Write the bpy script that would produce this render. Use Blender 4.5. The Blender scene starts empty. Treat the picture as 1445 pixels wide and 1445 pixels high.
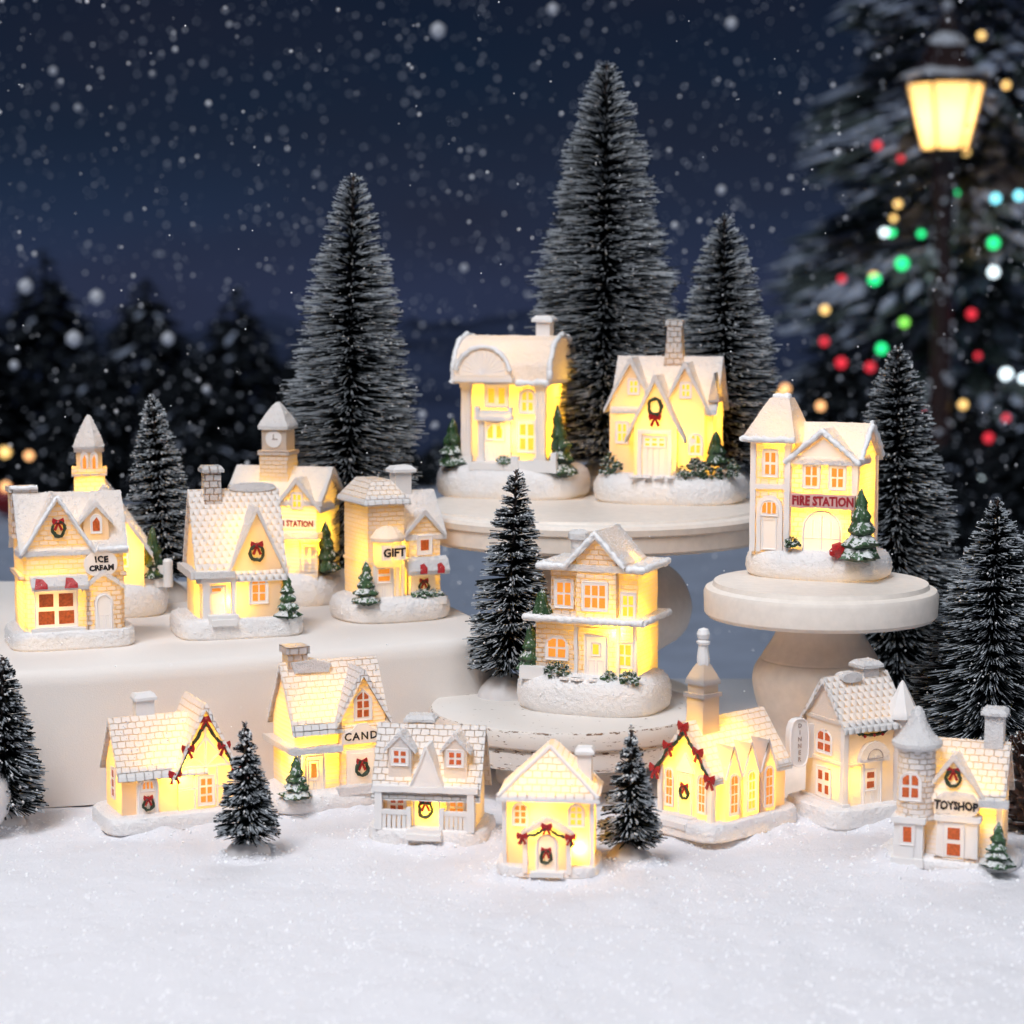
import bpy, bmesh, math, random
import numpy as np
from mathutils import Vector, Matrix, noise
random.seed(7); R = math.radians; PI = math.pi
sc = bpy.context.scene
COL = sc.collection
# ---------------------------------------------------------------- camera (1 unit = 1 cm)
FPX, CX, CY, H = 3000.0, 722.5, 722.5, 34.0
PITCH = math.atan((CY-400)/FPX); sP, cP = math.sin(PITCH), math.cos(PITCH)
cd = bpy.data.cameras.new('camera'); cam = bpy.data.objects.new('camera', cd); COL.objects.link(cam)
cam.location = (0, 0, H); cam.rotation_euler = (PI/2-PITCH, 0, 0)
cd.sensor_width = 36; cd.lens = 36*FPX/1445; cd.clip_start = 1; cd.clip_end = 20000
cd.dof.use_dof = True; cd.dof.focus_distance = 141; cd.dof.aperture_fstop = (cd.lens/10)/0.62*1.0
sc.camera = cam
sc.unit_settings.system = 'METRIC'; sc.unit_settings.scale_length = 0.01
# f-stop is worked out in metres by Cycles: aperture diameter = lens(mm)/1000/fstop scene units -> want 0.62 units
cd.dof.aperture_fstop = (cd.lens/1000.0)/0.78
sc.render.engine = 'CYCLES'
cy = sc.cycles
cy.max_bounces = 7; cy.diffuse_bounces = 4; cy.glossy_bounces = 2; cy.transmission_bounces = 5; cy.transparent_max_bounces = 6
cy.caustics_reflective = False; cy.caustics_refractive = False; cy.sample_clamp_indirect = 6; cy.sample_clamp_direct = 0
cy.use_denoising = True
sc.view_settings.view_transform = 'Standard'; sc.view_settings.look = 'None'
sc.view_settings.exposure = 0; sc.view_settings.gamma = 1; sc.view_settings.use_curve_mapping = False

def at(px, py, z):                       # point of the photograph on the level z -> world place, px per cm
    u, v = (px-CX)/FPX, (py-CY)/FPX
    t = (H-z)/(sP+v*cP)
    return Vector((u*t, (cP-v*sP)*t, z)), FPX/t
def atd(px, py, d):                      # point of the photograph at distance d
    u, v = (px-CX)/FPX, (py-CY)/FPX
    t = d/(cP-v*sP)
    return Vector((u*t, d, H-(sP+v*cP)*t)), FPX/t

# ---------------------------------------------------------------- night sky
W = bpy.data.worlds.new('World'); sc.world = W; W.use_nodes = True
nt = W.node_tree; N = nt.nodes; L = nt.links
bg = N['Background']; bg.inputs[1].default_value = 1.0
tc = N.new('ShaderNodeTexCoord'); sx = N.new('ShaderNodeSeparateXYZ'); L.new(tc.outputs['Generated'], sx.inputs[0])
ramp = N.new('ShaderNodeValToRGB'); L.new(sx.outputs['Z'], ramp.inputs[0])
e = ramp.color_ramp.elements
e[0].position = 0.0; e[0].color = (.024, .034, .076, 1)
e[1].position = 1.0; e[1].color = (.006, .011, .022, 1)
for p, c in ((.03, (.016, .028, .062, 1)), (.07, (.0085, .018, .040, 1)), (.13, (.0055, .012, .029, 1))):
    x = e.new(p); x.color = c
nz = N.new('ShaderNodeTexNoise'); nz.inputs['Scale'].default_value = 5; nz.inputs['Detail'].default_value = 3
mp = N.new('ShaderNodeMapping'); mp.inputs['Scale'].default_value = (1, 1, 2.6); L.new(tc.outputs['Generated'], mp.inputs[0]); L.new(mp.outputs[0], nz.inputs[0])
mr = N.new('ShaderNodeMapRange'); mr.inputs[1].default_value = .35; mr.inputs[2].default_value = .75; mr.inputs[3].default_value = 0; mr.inputs[4].default_value = .55
L.new(nz.outputs[0], mr.inputs[0])
mx = N.new('ShaderNodeMixRGB'); L.new(mr.outputs[0], mx.inputs[0]); L.new(ramp.outputs[0], mx.inputs[1]); mx.inputs[2].default_value = (.018, .018, .032, 1)
L.new(mx.outputs[0], bg.inputs[0])

# ---------------------------------------------------------------- studio lamps over the table
def area(name, loc, target, size, power, col):
    d = bpy.data.lights.new(name, 'AREA'); d.shape = 'DISK'; d.size = size; d.energy = power; d.color = col
    o = bpy.data.objects.new(name, d); COL.objects.link(o); o.location = loc
    o.rotation_euler = (Vector(target)-Vector(loc)).to_track_quat('-Z', 'Y').to_euler(); return o
area('softbox_light', (-52, 48, 145), (0, 135, 0), 80, 1.95e5, (1, .96, .94))
area('softbox_light', (95, 40, 140), (0, 140, 0), 90, .72e5, (.93, .96, 1))
area('softbox_light', (10, 270, 150), (0, 150, 10), 90, 0.8e5, (.85, .92, 1))
ms = bpy.data.lights.new('moon_light', 'SUN'); ms.energy = 1.15; ms.angle = R(12); ms.color = (.80, .88, 1)
mo = bpy.data.objects.new('moon_light', ms); COL.objects.link(mo); mo.rotation_euler = Vector((.35, .62, -1.3)).to_track_quat('-Z', 'Y').to_euler()
LED = 880.0
LEDCOL = (1, .56, .05)

# ---------------------------------------------------------------- materials
M = {}
def newmat(name):
    m = bpy.data.materials.new(name); m.use_nodes = True; M[name] = m
    return m, m.node_tree.nodes, m.node_tree.links, m.node_tree.nodes['Principled BSDF']
def bump(N, L, src, strength, dist, prev=None):
    b = N.new('ShaderNodeBump'); b.inputs['Strength'].default_value = strength; b.inputs['Distance'].default_value = dist
    L.new(src, b.inputs['Height'])
    if prev: L.new(prev.outputs[0], b.inputs['Normal'])
    return b
def resin(name, kind, trans=.58, col=(.92, .90, .885), sparkle=0.0, grit=.25, bs=(.64, .33), tcol=(1, .9, .55)):
    m, N, L, P = newmat(name)
    tc = N.new('ShaderNodeTexCoord')
    P.inputs['Base Color'].default_value = (*col, 1); P.inputs['Roughness'].default_value = .5
    n1 = N.new('ShaderNodeTexNoise'); n1.inputs['Scale'].default_value = 7 if not sparkle else 9; n1.inputs['Detail'].default_value = 4
    L.new(tc.outputs['Object'], n1.inputs[0])
    b = bump(N, L, n1.outputs[0], grit, .12)
    fac = None
    if kind in ('brick', 'shingle', 'scallop'):
        br = N.new('ShaderNodeTexBrick'); L.new(tc.outputs['UV'], br.inputs[0])
        br.inputs['Scale'].default_value = 1; br.inputs['Brick Width'].default_value = bs[0]; br.inputs['Row Height'].default_value = bs[1]
        br.inputs['Mortar Size'].default_value = .035 if kind == 'brick' else .03
        br.inputs['Mortar Smooth'].default_value = .6 if kind == 'brick' else 1; br.inputs['Bias'].default_value = 0
        br.inputs['Color1'].default_value = (.75, .75, .75, 1); br.inputs['Color2'].default_value = (1, 1, 1, 1); br.inputs['Mortar'].default_value = (0, 0, 0, 1)
        wn = N.new('ShaderNodeTexNoise'); wn.inputs['Scale'].default_value = 3.0; L.new(tc.outputs['Object'], wn.inputs[0])
        va = N.new('ShaderNodeVectorMath'); va.operation = 'MULTIPLY_ADD'; L.new(wn.outputs['Color'], va.inputs[0]); va.inputs[1].default_value = (.12, .12, 0)
        L.new(tc.outputs['UV'], va.inputs[2]); L.new(va.outputs[0], br.inputs[0])
        b = bump(N, L, br.outputs['Color'], 1.0, .16 if kind == 'brick' else .13, b)
        if kind != 'brick':                                  # each course steps out over the one below
            sp = N.new('ShaderNodeSeparateXYZ'); L.new(va.outputs[0], sp.inputs[0])
            md = N.new('ShaderNodeMath'); md.operation = 'DIVIDE'; L.new(sp.outputs['Y'], md.inputs[0]); md.inputs[1].default_value = bs[1]
            fr = N.new('ShaderNodeMath'); fr.operation = 'FRACT'; L.new(md.outputs[0], fr.inputs[0])
            iv = N.new('ShaderNodeMath'); iv.operation = 'SUBTRACT'; iv.inputs[0].default_value = 1; L.new(fr.outputs[0], iv.inputs[1])
            b = bump(N, L, iv.outputs[0], 1.0, .24, b)
        if kind == 'scallop':
            def mth(op, a, b_=None, c_=None):
                q = N.new('ShaderNodeMath'); q.operation = op
                for i_, x_ in enumerate((a, b_, c_)):
                    if x_ is None: continue
                    if isinstance(x_, (int, float)): q.inputs[i_].default_value = x_
                    else: L.new(x_, q.inputs[i_])
                return q.outputs[0]
            v_ = mth('DIVIDE', sp.outputs['Y'], bs[1]); row = mth('FLOOR', v_); par = mth('MULTIPLY', mth('MODULO', row, 2.0), .5)
            fu = mth('SUBTRACT', mth('FRACT', mth('ADD', mth('DIVIDE', sp.outputs['X'], bs[0]), par)), .5); c4 = mth('MULTIPLY', mth('MULTIPLY', fu, fu), 4.0)
            fv = mth('FRACT', v_); e_ = mth('SUBTRACT', fv, mth('MULTIPLY', mth('MULTIPLY', c4, c4), .6)); dome = mth('MULTIPLY_ADD', c4, -.5, 1.0)
            up_ = mth('GREATER_THAN', e_, 0.0); hgt_ = mth('MULTIPLY', mth('MULTIPLY', up_, mth('SUBTRACT', 1.15, fv)), dome)
            b = bump(N, L, n1.outputs[0], grit, .12); b = bump(N, L, hgt_, 1.0, .26, b)
            fac = mth('SUBTRACT', 1.0, up_)
        else: fac = br.outputs['Fac']
    elif kind == 'siding':
        sp = N.new('ShaderNodeSeparateXYZ'); L.new(tc.outputs['UV'], sp.inputs[0])
        md = N.new('ShaderNodeMath'); md.operation = 'DIVIDE'; L.new(sp.outputs['Y'], md.inputs[0]); md.inputs[1].default_value = .3
        fr = N.new('ShaderNodeMath'); fr.operation = 'FRACT'; L.new(md.outputs[0], fr.inputs[0])
        iv2 = N.new('ShaderNodeMath'); iv2.operation = 'SUBTRACT'; iv2.inputs[0].default_value = 1; L.new(fr.outputs[0], iv2.inputs[1])
        b = bump(N, L, iv2.outputs[0], 1.0, .2, b)
        pw = N.new('ShaderNodeMath'); pw.operation = 'POWER'; L.new(fr.outputs[0], pw.inputs[0]); pw.inputs[1].default_value = 3; fac = pw.outputs[0]
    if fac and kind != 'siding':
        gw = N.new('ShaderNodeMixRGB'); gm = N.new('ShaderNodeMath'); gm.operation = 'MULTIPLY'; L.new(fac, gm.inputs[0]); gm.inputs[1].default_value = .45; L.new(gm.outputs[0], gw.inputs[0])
        gw.inputs[1].default_value = (*col, 1); gw.inputs[2].default_value = (.50, .43, .39, 1); L.new(gw.outputs[0], P.inputs['Base Color'])  # joints darkened in the base colour: painted groove shadow
    if sparkle:
        n3 = N.new('ShaderNodeTexNoise'); n3.inputs['Scale'].default_value = 2.6; n3.inputs['Detail'].default_value = 3; L.new(tc.outputs['Object'], n3.inputs[0]); b = bump(N, L, n3.outputs[0], .7, .22, b)
        n2 = N.new('ShaderNodeTexNoise'); n2.inputs['Scale'].default_value = 15; n2.inputs['Detail'].default_value = 3; L.new(tc.outputs['Object'], n2.inputs[0])
        b = bump(N, L, n2.outputs[0], sparkle, .13, b); P.inputs['Roughness'].default_value = .28; P.inputs['Specular IOR Level'].default_value = .8
        vr = N.new('ShaderNodeTexVoronoi'); vr.inputs['Scale'].default_value = 13; L.new(tc.outputs['Object'], vr.inputs[0])
        cr = N.new('ShaderNodeMapRange'); L.new(vr.outputs['Distance'], cr.inputs[0]); cr.inputs[1].default_value = .1; cr.inputs[2].default_value = .3
        cr.inputs[3].default_value = .12; cr.inputs[4].default_value = .34; L.new(cr.outputs[0], P.inputs['Roughness'])
    L.new(b.outputs[0], P.inputs['Normal'])
    T = N.new('ShaderNodeBsdfTranslucent'); T.inputs[0].default_value = (*tcol, 1)
    X = N.new('ShaderNodeMixShader'); X.inputs[0].default_value = trans
    gi = N.new('ShaderNodeNewGeometry'); dimmed_inside = N.new('ShaderNodeBsdfDiffuse'); dimmed_inside.inputs[0].default_value = (.30, .22, .13, 1); IN = N.new('ShaderNodeMixShader'); L.new(gi.outputs['Backfacing'], IN.inputs[0])  # inside coloured dark amber so the LED glow fades to orange
    if fac:
        k = N.new('ShaderNodeMapRange'); L.new(fac, k.inputs[0]); k.inputs[3].default_value = trans*.72; k.inputs[4].default_value = min(.95, trans*1.75); L.new(k.outputs[0], X.inputs[0])
    L.new(P.outputs[0], X.inputs[1]); L.new(T.outputs[0], X.inputs[2]); L.new(X.outputs[0], IN.inputs[1]); L.new(dimmed_inside.outputs[0], IN.inputs[2]); L.new(IN.outputs[0], N['Material Output'].inputs[0])
    return m
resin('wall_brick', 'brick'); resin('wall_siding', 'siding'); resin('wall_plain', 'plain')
resin('wall_plain_glow_cut', 'plain', trans=.36); resin('wall_siding_glow_cut', 'siding', trans=.34); resin('wall_brick_glow_cut', 'brick', trans=.3)  # same resin, translucency lowered to keep the dimly lit houses pale
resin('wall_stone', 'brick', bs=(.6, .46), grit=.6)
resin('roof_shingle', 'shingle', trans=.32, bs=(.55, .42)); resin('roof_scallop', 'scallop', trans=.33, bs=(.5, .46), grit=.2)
resin('roof_snow', 'plain', trans=.19, col=(.95, .94, .94), sparkle=.8, grit=.5)
resin('snow_base', 'plain', trans=.10, col=(.96, .95, .95), sparkle=.55, grit=.35)
resin('trim', 'plain', trans=.16, col=(.94, .925, .915), grit=.15)
resin('trim_solid', 'plain', trans=0, col=(.92, .87, .84), grit=.2); resin('snow_solid', 'plain', trans=0, col=(.95, .94, .94), sparkle=.5, grit=.3)
def simple(name, col, rough=.5, spec=.5, noise_amt=0, scale=5, b=0, emit=None, es=0):
    m, N, L, P = newmat(name)
    P.inputs['Base Color'].default_value = (*col, 1); P.inputs['Roughness'].default_value = rough; P.inputs['Specular IOR Level'].default_value = spec
    if noise_amt or b:
        tc = N.new('ShaderNodeTexCoord'); n = N.new('ShaderNodeTexNoise'); n.inputs['Scale'].default_value = scale; n.inputs['Detail'].default_value = 5
        L.new(tc.outputs['Object'], n.inputs[0])
        if noise_amt:
            c = N.new('ShaderNodeValToRGB'); L.new(n.outputs[0], c.inputs[0])
            c.color_ramp.elements[0].position = .3; c.color_ramp.elements[1].position = .7
            c.color_ramp.elements[0].color = (*[v*(1-noise_amt) for v in col], 1); c.color_ramp.elements[1].color = (*[min(1, v*(1+noise_amt)) for v in col], 1)
            L.new(c.outputs[0], P.inputs['Base Color'])
        if b: L.new(bump(N, L, n.outputs[0], b, .1).outputs[0], P.inputs['Normal'])
    if emit: P.inputs['Emission Color'].default_value = (*emit, 1); P.inputs['Emission Strength'].default_value = es
    return m
simple('pane_dim', (.55, .10, .02), .3, .5, .3, 6, .3, (1, .20, .02), .07)  # pane_*: colour and emission stepped per level, LED backlight baked into the panes
simple('sign_pink', (.70, .42, .38), .5)
simple('pane_lit', (.75, .22, .03), .35, .5, .2, 6, .3, (1, .36, .03), .5)
simple('pane_bright', (.8, .4, .05), .35, .5, .15, 6, .3, (1, .58, .03), .85)
simple('red', (.42, .012, .014), .3, .5, .3, 9, .5)
simple('black_paint', (.012, .011, .012), .4)
simple('red_paint', (.36, .02, .03), .4)
simple('wreath_green', (.025, .045, .02), .4, .5, .5, 12, .6)
simple('groove', (.42, .34, .30), .6)
simple('bristle_dark', (.0035, .006, .006), .6, .2)
simple('bristle_frost', (.48, .52, .56), .7, .2)
simple('frost_dot', (.8, .8, .8), .5)
simple('wire', (.06, .035, .025), .45, .5)
simple('mound_white', (.62, .60, .60), .6, .3, .06, 1.2, .4)
simple('cream_paint', (.80, .73, .66), .45, .4, .05, 1.5, .15)
simple('block_white', (.77, .72, .68), .65, .3, .02, 14, .25)
simple('lamp_iron', (.05, .024, .02), .4, .5, .3, .3)  # base colour lifted to brown, light on the post mixed in
m, N, L, P = newmat('lamp_glass'); P.inputs['Base Color'].default_value = (.8, .7, .5, 1); P.inputs['Emission Color'].default_value = (1, .62, .18, 1); P.inputs['Emission Strength'].default_value = .75
T = N.new('ShaderNodeBsdfTranslucent'); T.inputs[0].default_value = (1, .9, .7, 1); X = N.new('ShaderNodeAddShader'); L.new(P.outputs[0], X.inputs[0]); L.new(T.outputs[0], X.inputs[1]); L.new(X.outputs[0], N['Material Output'].inputs[0])
simple('lamp_flame', (1, .9, .6), .3, .5, emit=(1, .85, .5), es=5)
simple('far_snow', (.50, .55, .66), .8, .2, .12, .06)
simple('hill_dark', (.05, .066, .125), .9, .1, .4, .01)  # blue night haze tinted into the slope to blend with the sky
simple('lamp_snow', (.8, .8, .82), .7)
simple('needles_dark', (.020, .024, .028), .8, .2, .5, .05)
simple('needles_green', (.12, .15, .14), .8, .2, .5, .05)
simple('flake', (.95, .95, .97), .8, .2)
simple('ball_white', (.74, .72, .72), .5)
simple('bauble_red', (.3, .01, .012), .3)
for nm, c, s in (('bulb_green', (.02, .75, .22), 1.3), ('bulb_red', (.75, .03, .05), .8), ('bulb_gold', (1, .62, .2), 1.2), ('bulb_white', (.8, .95, 1), 1.6), ('bulb_blue', (.25, .85, 1), 1.3), ('bulb_amber', (1, .5, .2), 1.3), ('bulb_lime', (.25, .8, .1), 1.0)):
    simple(nm, c, .4, emit=c, es=s*1.7)
def leafmat(name, g1, g2, snow=.5):
    m, N, L, P = newmat(name); tc = N.new('ShaderNodeTexCoord'); n = N.new('ShaderNodeTexNoise'); n.inputs['Scale'].default_value = 5; n.inputs['Detail'].default_value = 4
    L.new(tc.outputs['Object'], n.inputs[0]); g = N.new('ShaderNodeNewGeometry'); sx = N.new('ShaderNodeSeparateXYZ'); L.new(g.outputs['Normal'], sx.inputs[0])
    a = N.new('ShaderNodeMath'); a.operation = 'MULTIPLY_ADD'; L.new(sx.outputs['Z'], a.inputs[0]); a.inputs[1].default_value = .35; L.new(n.outputs[0], a.inputs[2])
    c = N.new('ShaderNodeValToRGB'); L.new(a.outputs[0], c.inputs[0]); e = c.color_ramp.elements
    e[0].position = .3; e[0].color = (*g1, 1); e[1].position = .95; e[1].color = (.75, .76, .76, 1)
    x = e.new(.5); x.color = (*g2, 1); x = e.new(1-snow*.55); x.color = (*g2, 1); x = e.new(1-snow*.55+.04); x.color = (.6, .63, .62, 1)
    L.new(c.outputs[0], P.inputs['Base Color']); P.inputs['Roughness'].default_value = .35
    L.new(bump(N, L, n.outputs[0], .8, .15).outputs[0], P.inputs['Normal'])
leafmat('leaf_green', (.008, .022, .010), (.025, .07, .022), .52); leafmat('leaf_snowy', (.02, .05, .02), (.05, .12, .05), .62)
# snow on the table
m, N, L, P = newmat('snow')
tc = N.new('ShaderNodeTexCoord'); P.inputs['Base Color'].default_value = (.81, .805, .845, 1); P.inputs['Roughness'].default_value = .65
n1 = N.new('ShaderNodeTexNoise'); n1.inputs['Scale'].default_value = .55; n1.inputs['Detail'].default_value = 6; L.new(tc.outputs['Object'], n1.inputs[0])
n2 = N.new('ShaderNodeTexNoise'); n2.inputs['Scale'].default_value = 16; n2.inputs['Detail'].default_value = 3; L.new(tc.outputs['Object'], n2.inputs[0])
b = bump(N, L, n1.outputs[0], .28, .5); n3 = N.new('ShaderNodeTexNoise'); n3.inputs['Scale'].default_value = 5; n3.inputs['Detail'].default_value = 5; L.new(tc.outputs['Object'], n3.inputs[0]); b = bump(N, L, n3.outputs[0], .6, .16, b); b = bump(N, L, n2.outputs[0], .7, .12, b); L.new(b.outputs[0], P.inputs['Normal'])
P.inputs['Subsurface Weight'].default_value = 0
# shabby paint: chips show the wood along edges
m, N, L, P = newmat('shabby_paint')
tc = N.new('ShaderNodeTexCoord'); n = N.new('ShaderNodeTexNoise'); n.inputs['Scale'].default_value = 1.6; n.inputs['Detail'].default_value = 8; n.inputs['Roughness'].default_value = .7
mp = N.new('ShaderNodeMapping'); mp.inputs['Scale'].default_value = (1, 1, 4); L.new(tc.outputs['Object'], mp.inputs[0]); L.new(mp.outputs[0], n.inputs[0])
sz = N.new('ShaderNodeSeparateXYZ'); L.new(tc.outputs['Object'], sz.inputs[0]); wear = n.outputs[0]
for z_, w_, k_ in ((4.97, .07, .15), (3.55, .13, .13), (2.35, .15, .13), (4.3, .5, .03), (2.9, .5, .04)):
    a = N.new('ShaderNodeMath'); a.operation = 'COMPARE'; L.new(sz.outputs['Z'], a.inputs[0]); a.inputs[1].default_value = z_; a.inputs[2].default_value = w_
    m2 = N.new('ShaderNodeMath'); m2.operation = 'MULTIPLY_ADD'; L.new(a.outputs[0], m2.inputs[0]); m2.inputs[1].default_value = -k_*.75; L.new(wear, m2.inputs[2]); wear = m2.outputs[0]
c = N.new('ShaderNodeValToRGB'); L.new(wear, c.inputs[0]); e = c.color_ramp.elements
e[0].position = .335; e[0].color = (.16, .09, .05, 1); e[1].position = .36; e[1].color = (.72, .68, .64, 1)
L.new(c.outputs[0], P.inputs['Base Color']); P.inputs['Roughness'].default_value = .5
L.new(bump(N, L, c.outputs[0], .4, .06).outputs[0], P.inputs['Normal'])
# pine cone
leafmat('cone_brown', (.02, .008, .005), (.05, .018, .01), .45)

# ---------------------------------------------------------------- object helpers
def tag(o, label=None, cat=None, group=None, kind=None):
    if label: o['label'] = label
    if cat: o['category'] = cat
    if group: o['group'] = group
    if kind: o['kind'] = kind
    return o
def empty(name, loc, rz=0):
    o = bpy.data.objects.new(name, None); COL.objects.link(o); o.location = loc; o.rotation_euler = (0, 0, rz); o.empty_display_size = 1; return o
def link(name, me, mat, parent=None):
    o = bpy.data.objects.new(name, me); COL.objects.link(o)
    if mat: me.materials.clear(); me.materials.append(M[mat] if isinstance(mat, str) else mat)
    if parent: o.parent = parent
    return o
def finish(me, smooth=35):
    for p in me.polygons: p.use_smooth = True
    try: me.set_sharp_from_angle(angle=R(smooth))
    except Exception: pass
    return me
class Geo:                                # plain vertex and face lists, always closed solids
    def __init__(s): s.v = []; s.f = []
    def add(s, v, f):
        k = len(s.v); s.v += [tuple(p) for p in v]; s.f += [[i+k for i in q] for q in f]; return s
    def join(s, g): return s.add(g.v, g.f)
    def mesh(s, name='m', sc_=1.0, smooth=35):
        me = bpy.data.meshes.new(name); me.from_pydata([(x*sc_, y*sc_, z*sc_) for x, y, z in s.v], [], s.f); me.update()
        bm = bmesh.new(); bm.from_mesh(me); bmesh.ops.recalc_face_normals(bm, faces=bm.faces); bm.to_mesh(me); bm.free()
        return finish(me, smooth)
    def xf(s, fn): s.v = [tuple(fn(Vector(p))) for p in s.v]; return s
def extr(pts, fn, a, b):                  # outline extruded between a and b; fn(u, w, n) -> point
    if isinstance(fn, tuple): fn = F(fn)
    n = len(pts); v = [fn(u, w, a) for u, w in pts]+[fn(u, w, b) for u, w in pts]
    return Geo().add(v, [list(range(n)), list(range(2*n-1, n-1, -1))]+[[i, (i+1) % n, n+(i+1) % n, n+i] for i in range(n)])
def box(x0, x1, y0, y1, z0, z1): return extr([(x0, y0), (x1, y0), (x1, y1), (x0, y1)], lambda u, w, n: (u, w, n), z0, z1)
def lathe(prof, n=24, cx=0, cy=0, sx=1, sy=1, e=2.0, ph=0):   # closed solid of rings (r, z); e > 2 squares the rings
    v = []; f = []
    for r, z in prof:
        for i in range(n):
            a = 2*PI*(i+ph)/n; c, s = math.cos(a), math.sin(a)
            k = (abs(c)**e+abs(s)**e)**(-1/e)
            v.append((cx+r*sx*c*k, cy+r*sy*s*k, z))
    m = len(prof)
    f.append(list(range(n))[::-1]); f.append([(m-1)*n+i for i in range(n)])
    for j in range(m-1):
        for i in range(n): f.append([j*n+i, j*n+(i+1) % n, (j+1)*n+(i+1) % n, (j+1)*n+i])
    return Geo().add(v, f)
def ico(c, r, sub=1, jit=0, sz=1):
    bm = bmesh.new(); bmesh.ops.create_icosphere(bm, subdivisions=sub, radius=1)
    v = []
    for p in bm.verts:
        k = r*(1+random.uniform(-jit, jit)); v.append((c[0]+p.co.x*k, c[1]+p.co.y*k, c[2]+p.co.z*k*sz))
    f = [[q.index for q in fa.verts] for fa in bm.faces]; bm.free(); return Geo().add(v, f)
def tube(pts, r, n=6, jit=0, closed=False):
    pts = [Vector(p) for p in pts]; m = len(pts); v = []; f = []
    for i, p in enumerate(pts):
        if closed: t = pts[(i+1) % m]-pts[i-1]
        else: t = pts[min(i+1, m-1)]-pts[max(i-1, 0)]
        t.normalize(); a = t.cross(Vector((.13, .9, .2))).normalized(); b_ = t.cross(a)
        rr = (r[i] if isinstance(r, (list, tuple)) else r)
        for k in range(n):
            q = rr*(1+random.uniform(-jit, jit)); v.append(p+a*math.cos(2*PI*k/n)*q+b_*math.sin(2*PI*k/n)*q)
    for i in range(m if closed else m-1):
        j = (i+1) % m
        for k in range(n): f.append([i*n+k, i*n+(k+1) % n, j*n+(k+1) % n, j*n+k])
    if not closed: f += [list(range(n))[::-1], [(m-1)*n+k for k in range(n)]]
    return Geo().add(v, f)
def o_rect(c, z, w, h): return [(c-w/2, z-h/2), (c+w/2, z-h/2), (c+w/2, z+h/2), (c-w/2, z+h/2)]
def o_arch(c, z, w, h, n=8):
    r = w/2; zt = z+h/2-r
    return [(c-r, z-h/2), (c+r, z-h/2)]+[(c+r*math.cos(PI*i/n), zt+r*math.sin(PI*i/n)) for i in range(n+1)]
def o_goth(c, z, w, h): return [(c-w/2, z-h/2), (c+w/2, z-h/2), (c+w/2, z+h/2-w*.55), (c, z+h/2), (c-w/2, z+h/2-w*.55)]
def o_oval(c, z, w, h, n=20, e=2.6):
    o = []
    for i in range(n):
        a = 2*PI*i/n; x, y = math.cos(a), math.sin(a); k = (abs(x)**e+abs(y)**e)**(-1/e); o.append((c+w/2*x*k, z+h/2*y*k))
    return o
SH = {'rect': o_rect, 'arch': o_arch, 'goth': o_goth, 'oval': o_oval}
def F(face):
    k, p = face
    if k == 'f': return lambda u, w, n: (u, p-n, w)
    if k == 'l': return lambda u, w, n: (p-n, u, w)
    return lambda u, w, n: (p+n, u, w)
def gable(x0, x1, y0, y1, z0, ze, zr, ax):
    if ax == 'x': return extr([(y0, z0), (y1, z0), (y1, ze), ((y0+y1)/2, zr), (y0, ze)], lambda u, w, n: (n, u, w), x0, x1)
    return extr([(x0, z0), (x1, z0), (x1, ze), ((x0+x1)/2, zr), (x0, ze)], lambda u, w, n: (u, n, w), y0, y1)
def roof(x0, x1, y0, y1, ze, zr, ax, ov=7, t=6, end=5, flare=0):
    a, b_ = (y0, y1) if ax == 'x' else (x0, x1); m = (a+b_)/2; sl = (zr-ze)/(m-a); lo = ze-ov*sl*(1-flare)
    p = [(a-ov, lo), (a-ov*.7, lo-1), (m, zr-1), (b_+ov*.7, lo-1), (b_+ov, lo), (b_+ov, lo+t*.9), (m+1.5, zr+t), (m-1.5, zr+t), (a-ov, lo+t*.9)]
    p = [(a-ov, lo), (m, zr-2), (b_+ov, lo), (b_+ov, lo+t), (m+2, zr+t), (m-2, zr+t), (a-ov, lo+t)]
    if ax == 'x': return extr(p, lambda u, w, n: (n, u, w), x0-end, x1+end)
    return extr(p, lambda u, w, n: (u, n, w), y0-end, y1+end)
def hip(x0, x1, y0, y1, z0, z1, rx0, rx1, ry0, ry1, t=4):
    v = [(x0, y0, z0-t), (x1, y0, z0-t), (x1, y1, z0-t), (x0, y1, z0-t), (x0, y0, z0), (x1, y0, z0), (x1, y1, z0), (x0, y1, z0), (rx0, ry0, z1), (rx1, ry0, z1), (rx1, ry1, z1), (rx0, ry1, z1)]
    return Geo().add(v, [[3, 2, 1, 0], [8, 9, 10, 11]]+[[a, b, b+4, a+4] for a, b in ((0, 1), (1, 2), (2, 3))]+[[3, 0, 4, 7]]+[[4, 5, 9, 8], [5, 6, 10, 9], [6, 7, 11, 10], [7, 4, 8, 11]])
def mound(w, d, h, flat=False, n=40):
    pr = [(.97, 0), (1, h*.12), (1, h*.72), (.975, h*.93), (.93, h)] if flat else [(.93, 0), (.975, h*.1), (1, h*.32), (.995, h*.58), (.955, h*.8), (.88, h*.94), (.76, h)]
    g = lathe(pr, n, 0, 0, w/2, d/2, 5.0 if flat else 2.9)
    def wob(p):
        q = 1+(.018 if flat else .03)*noise.noise(Vector((p.x*.02, p.y*.02, w)))
        return (p.x*q, p.y*q, p.z*(1+.05*noise.noise(Vector((p.x*.03, p.y*.03, 3))) if p.z > 1 else 1))
    return g.xf(wob)
def cap_chimney(cx, cy, w, d, z0, z1, cap=4):
    g = [box(cx-w/2, cx+w/2, cy-d/2, cy+d/2, z0, z1-8), hip(cx-w/2-cap, cx+w/2+cap, cy-d/2-cap, cy+d/2+cap, z1-5, z1, cx-w/2, cx+w/2, cy-d/2, cy+d/2, 4)]
    return g

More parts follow.
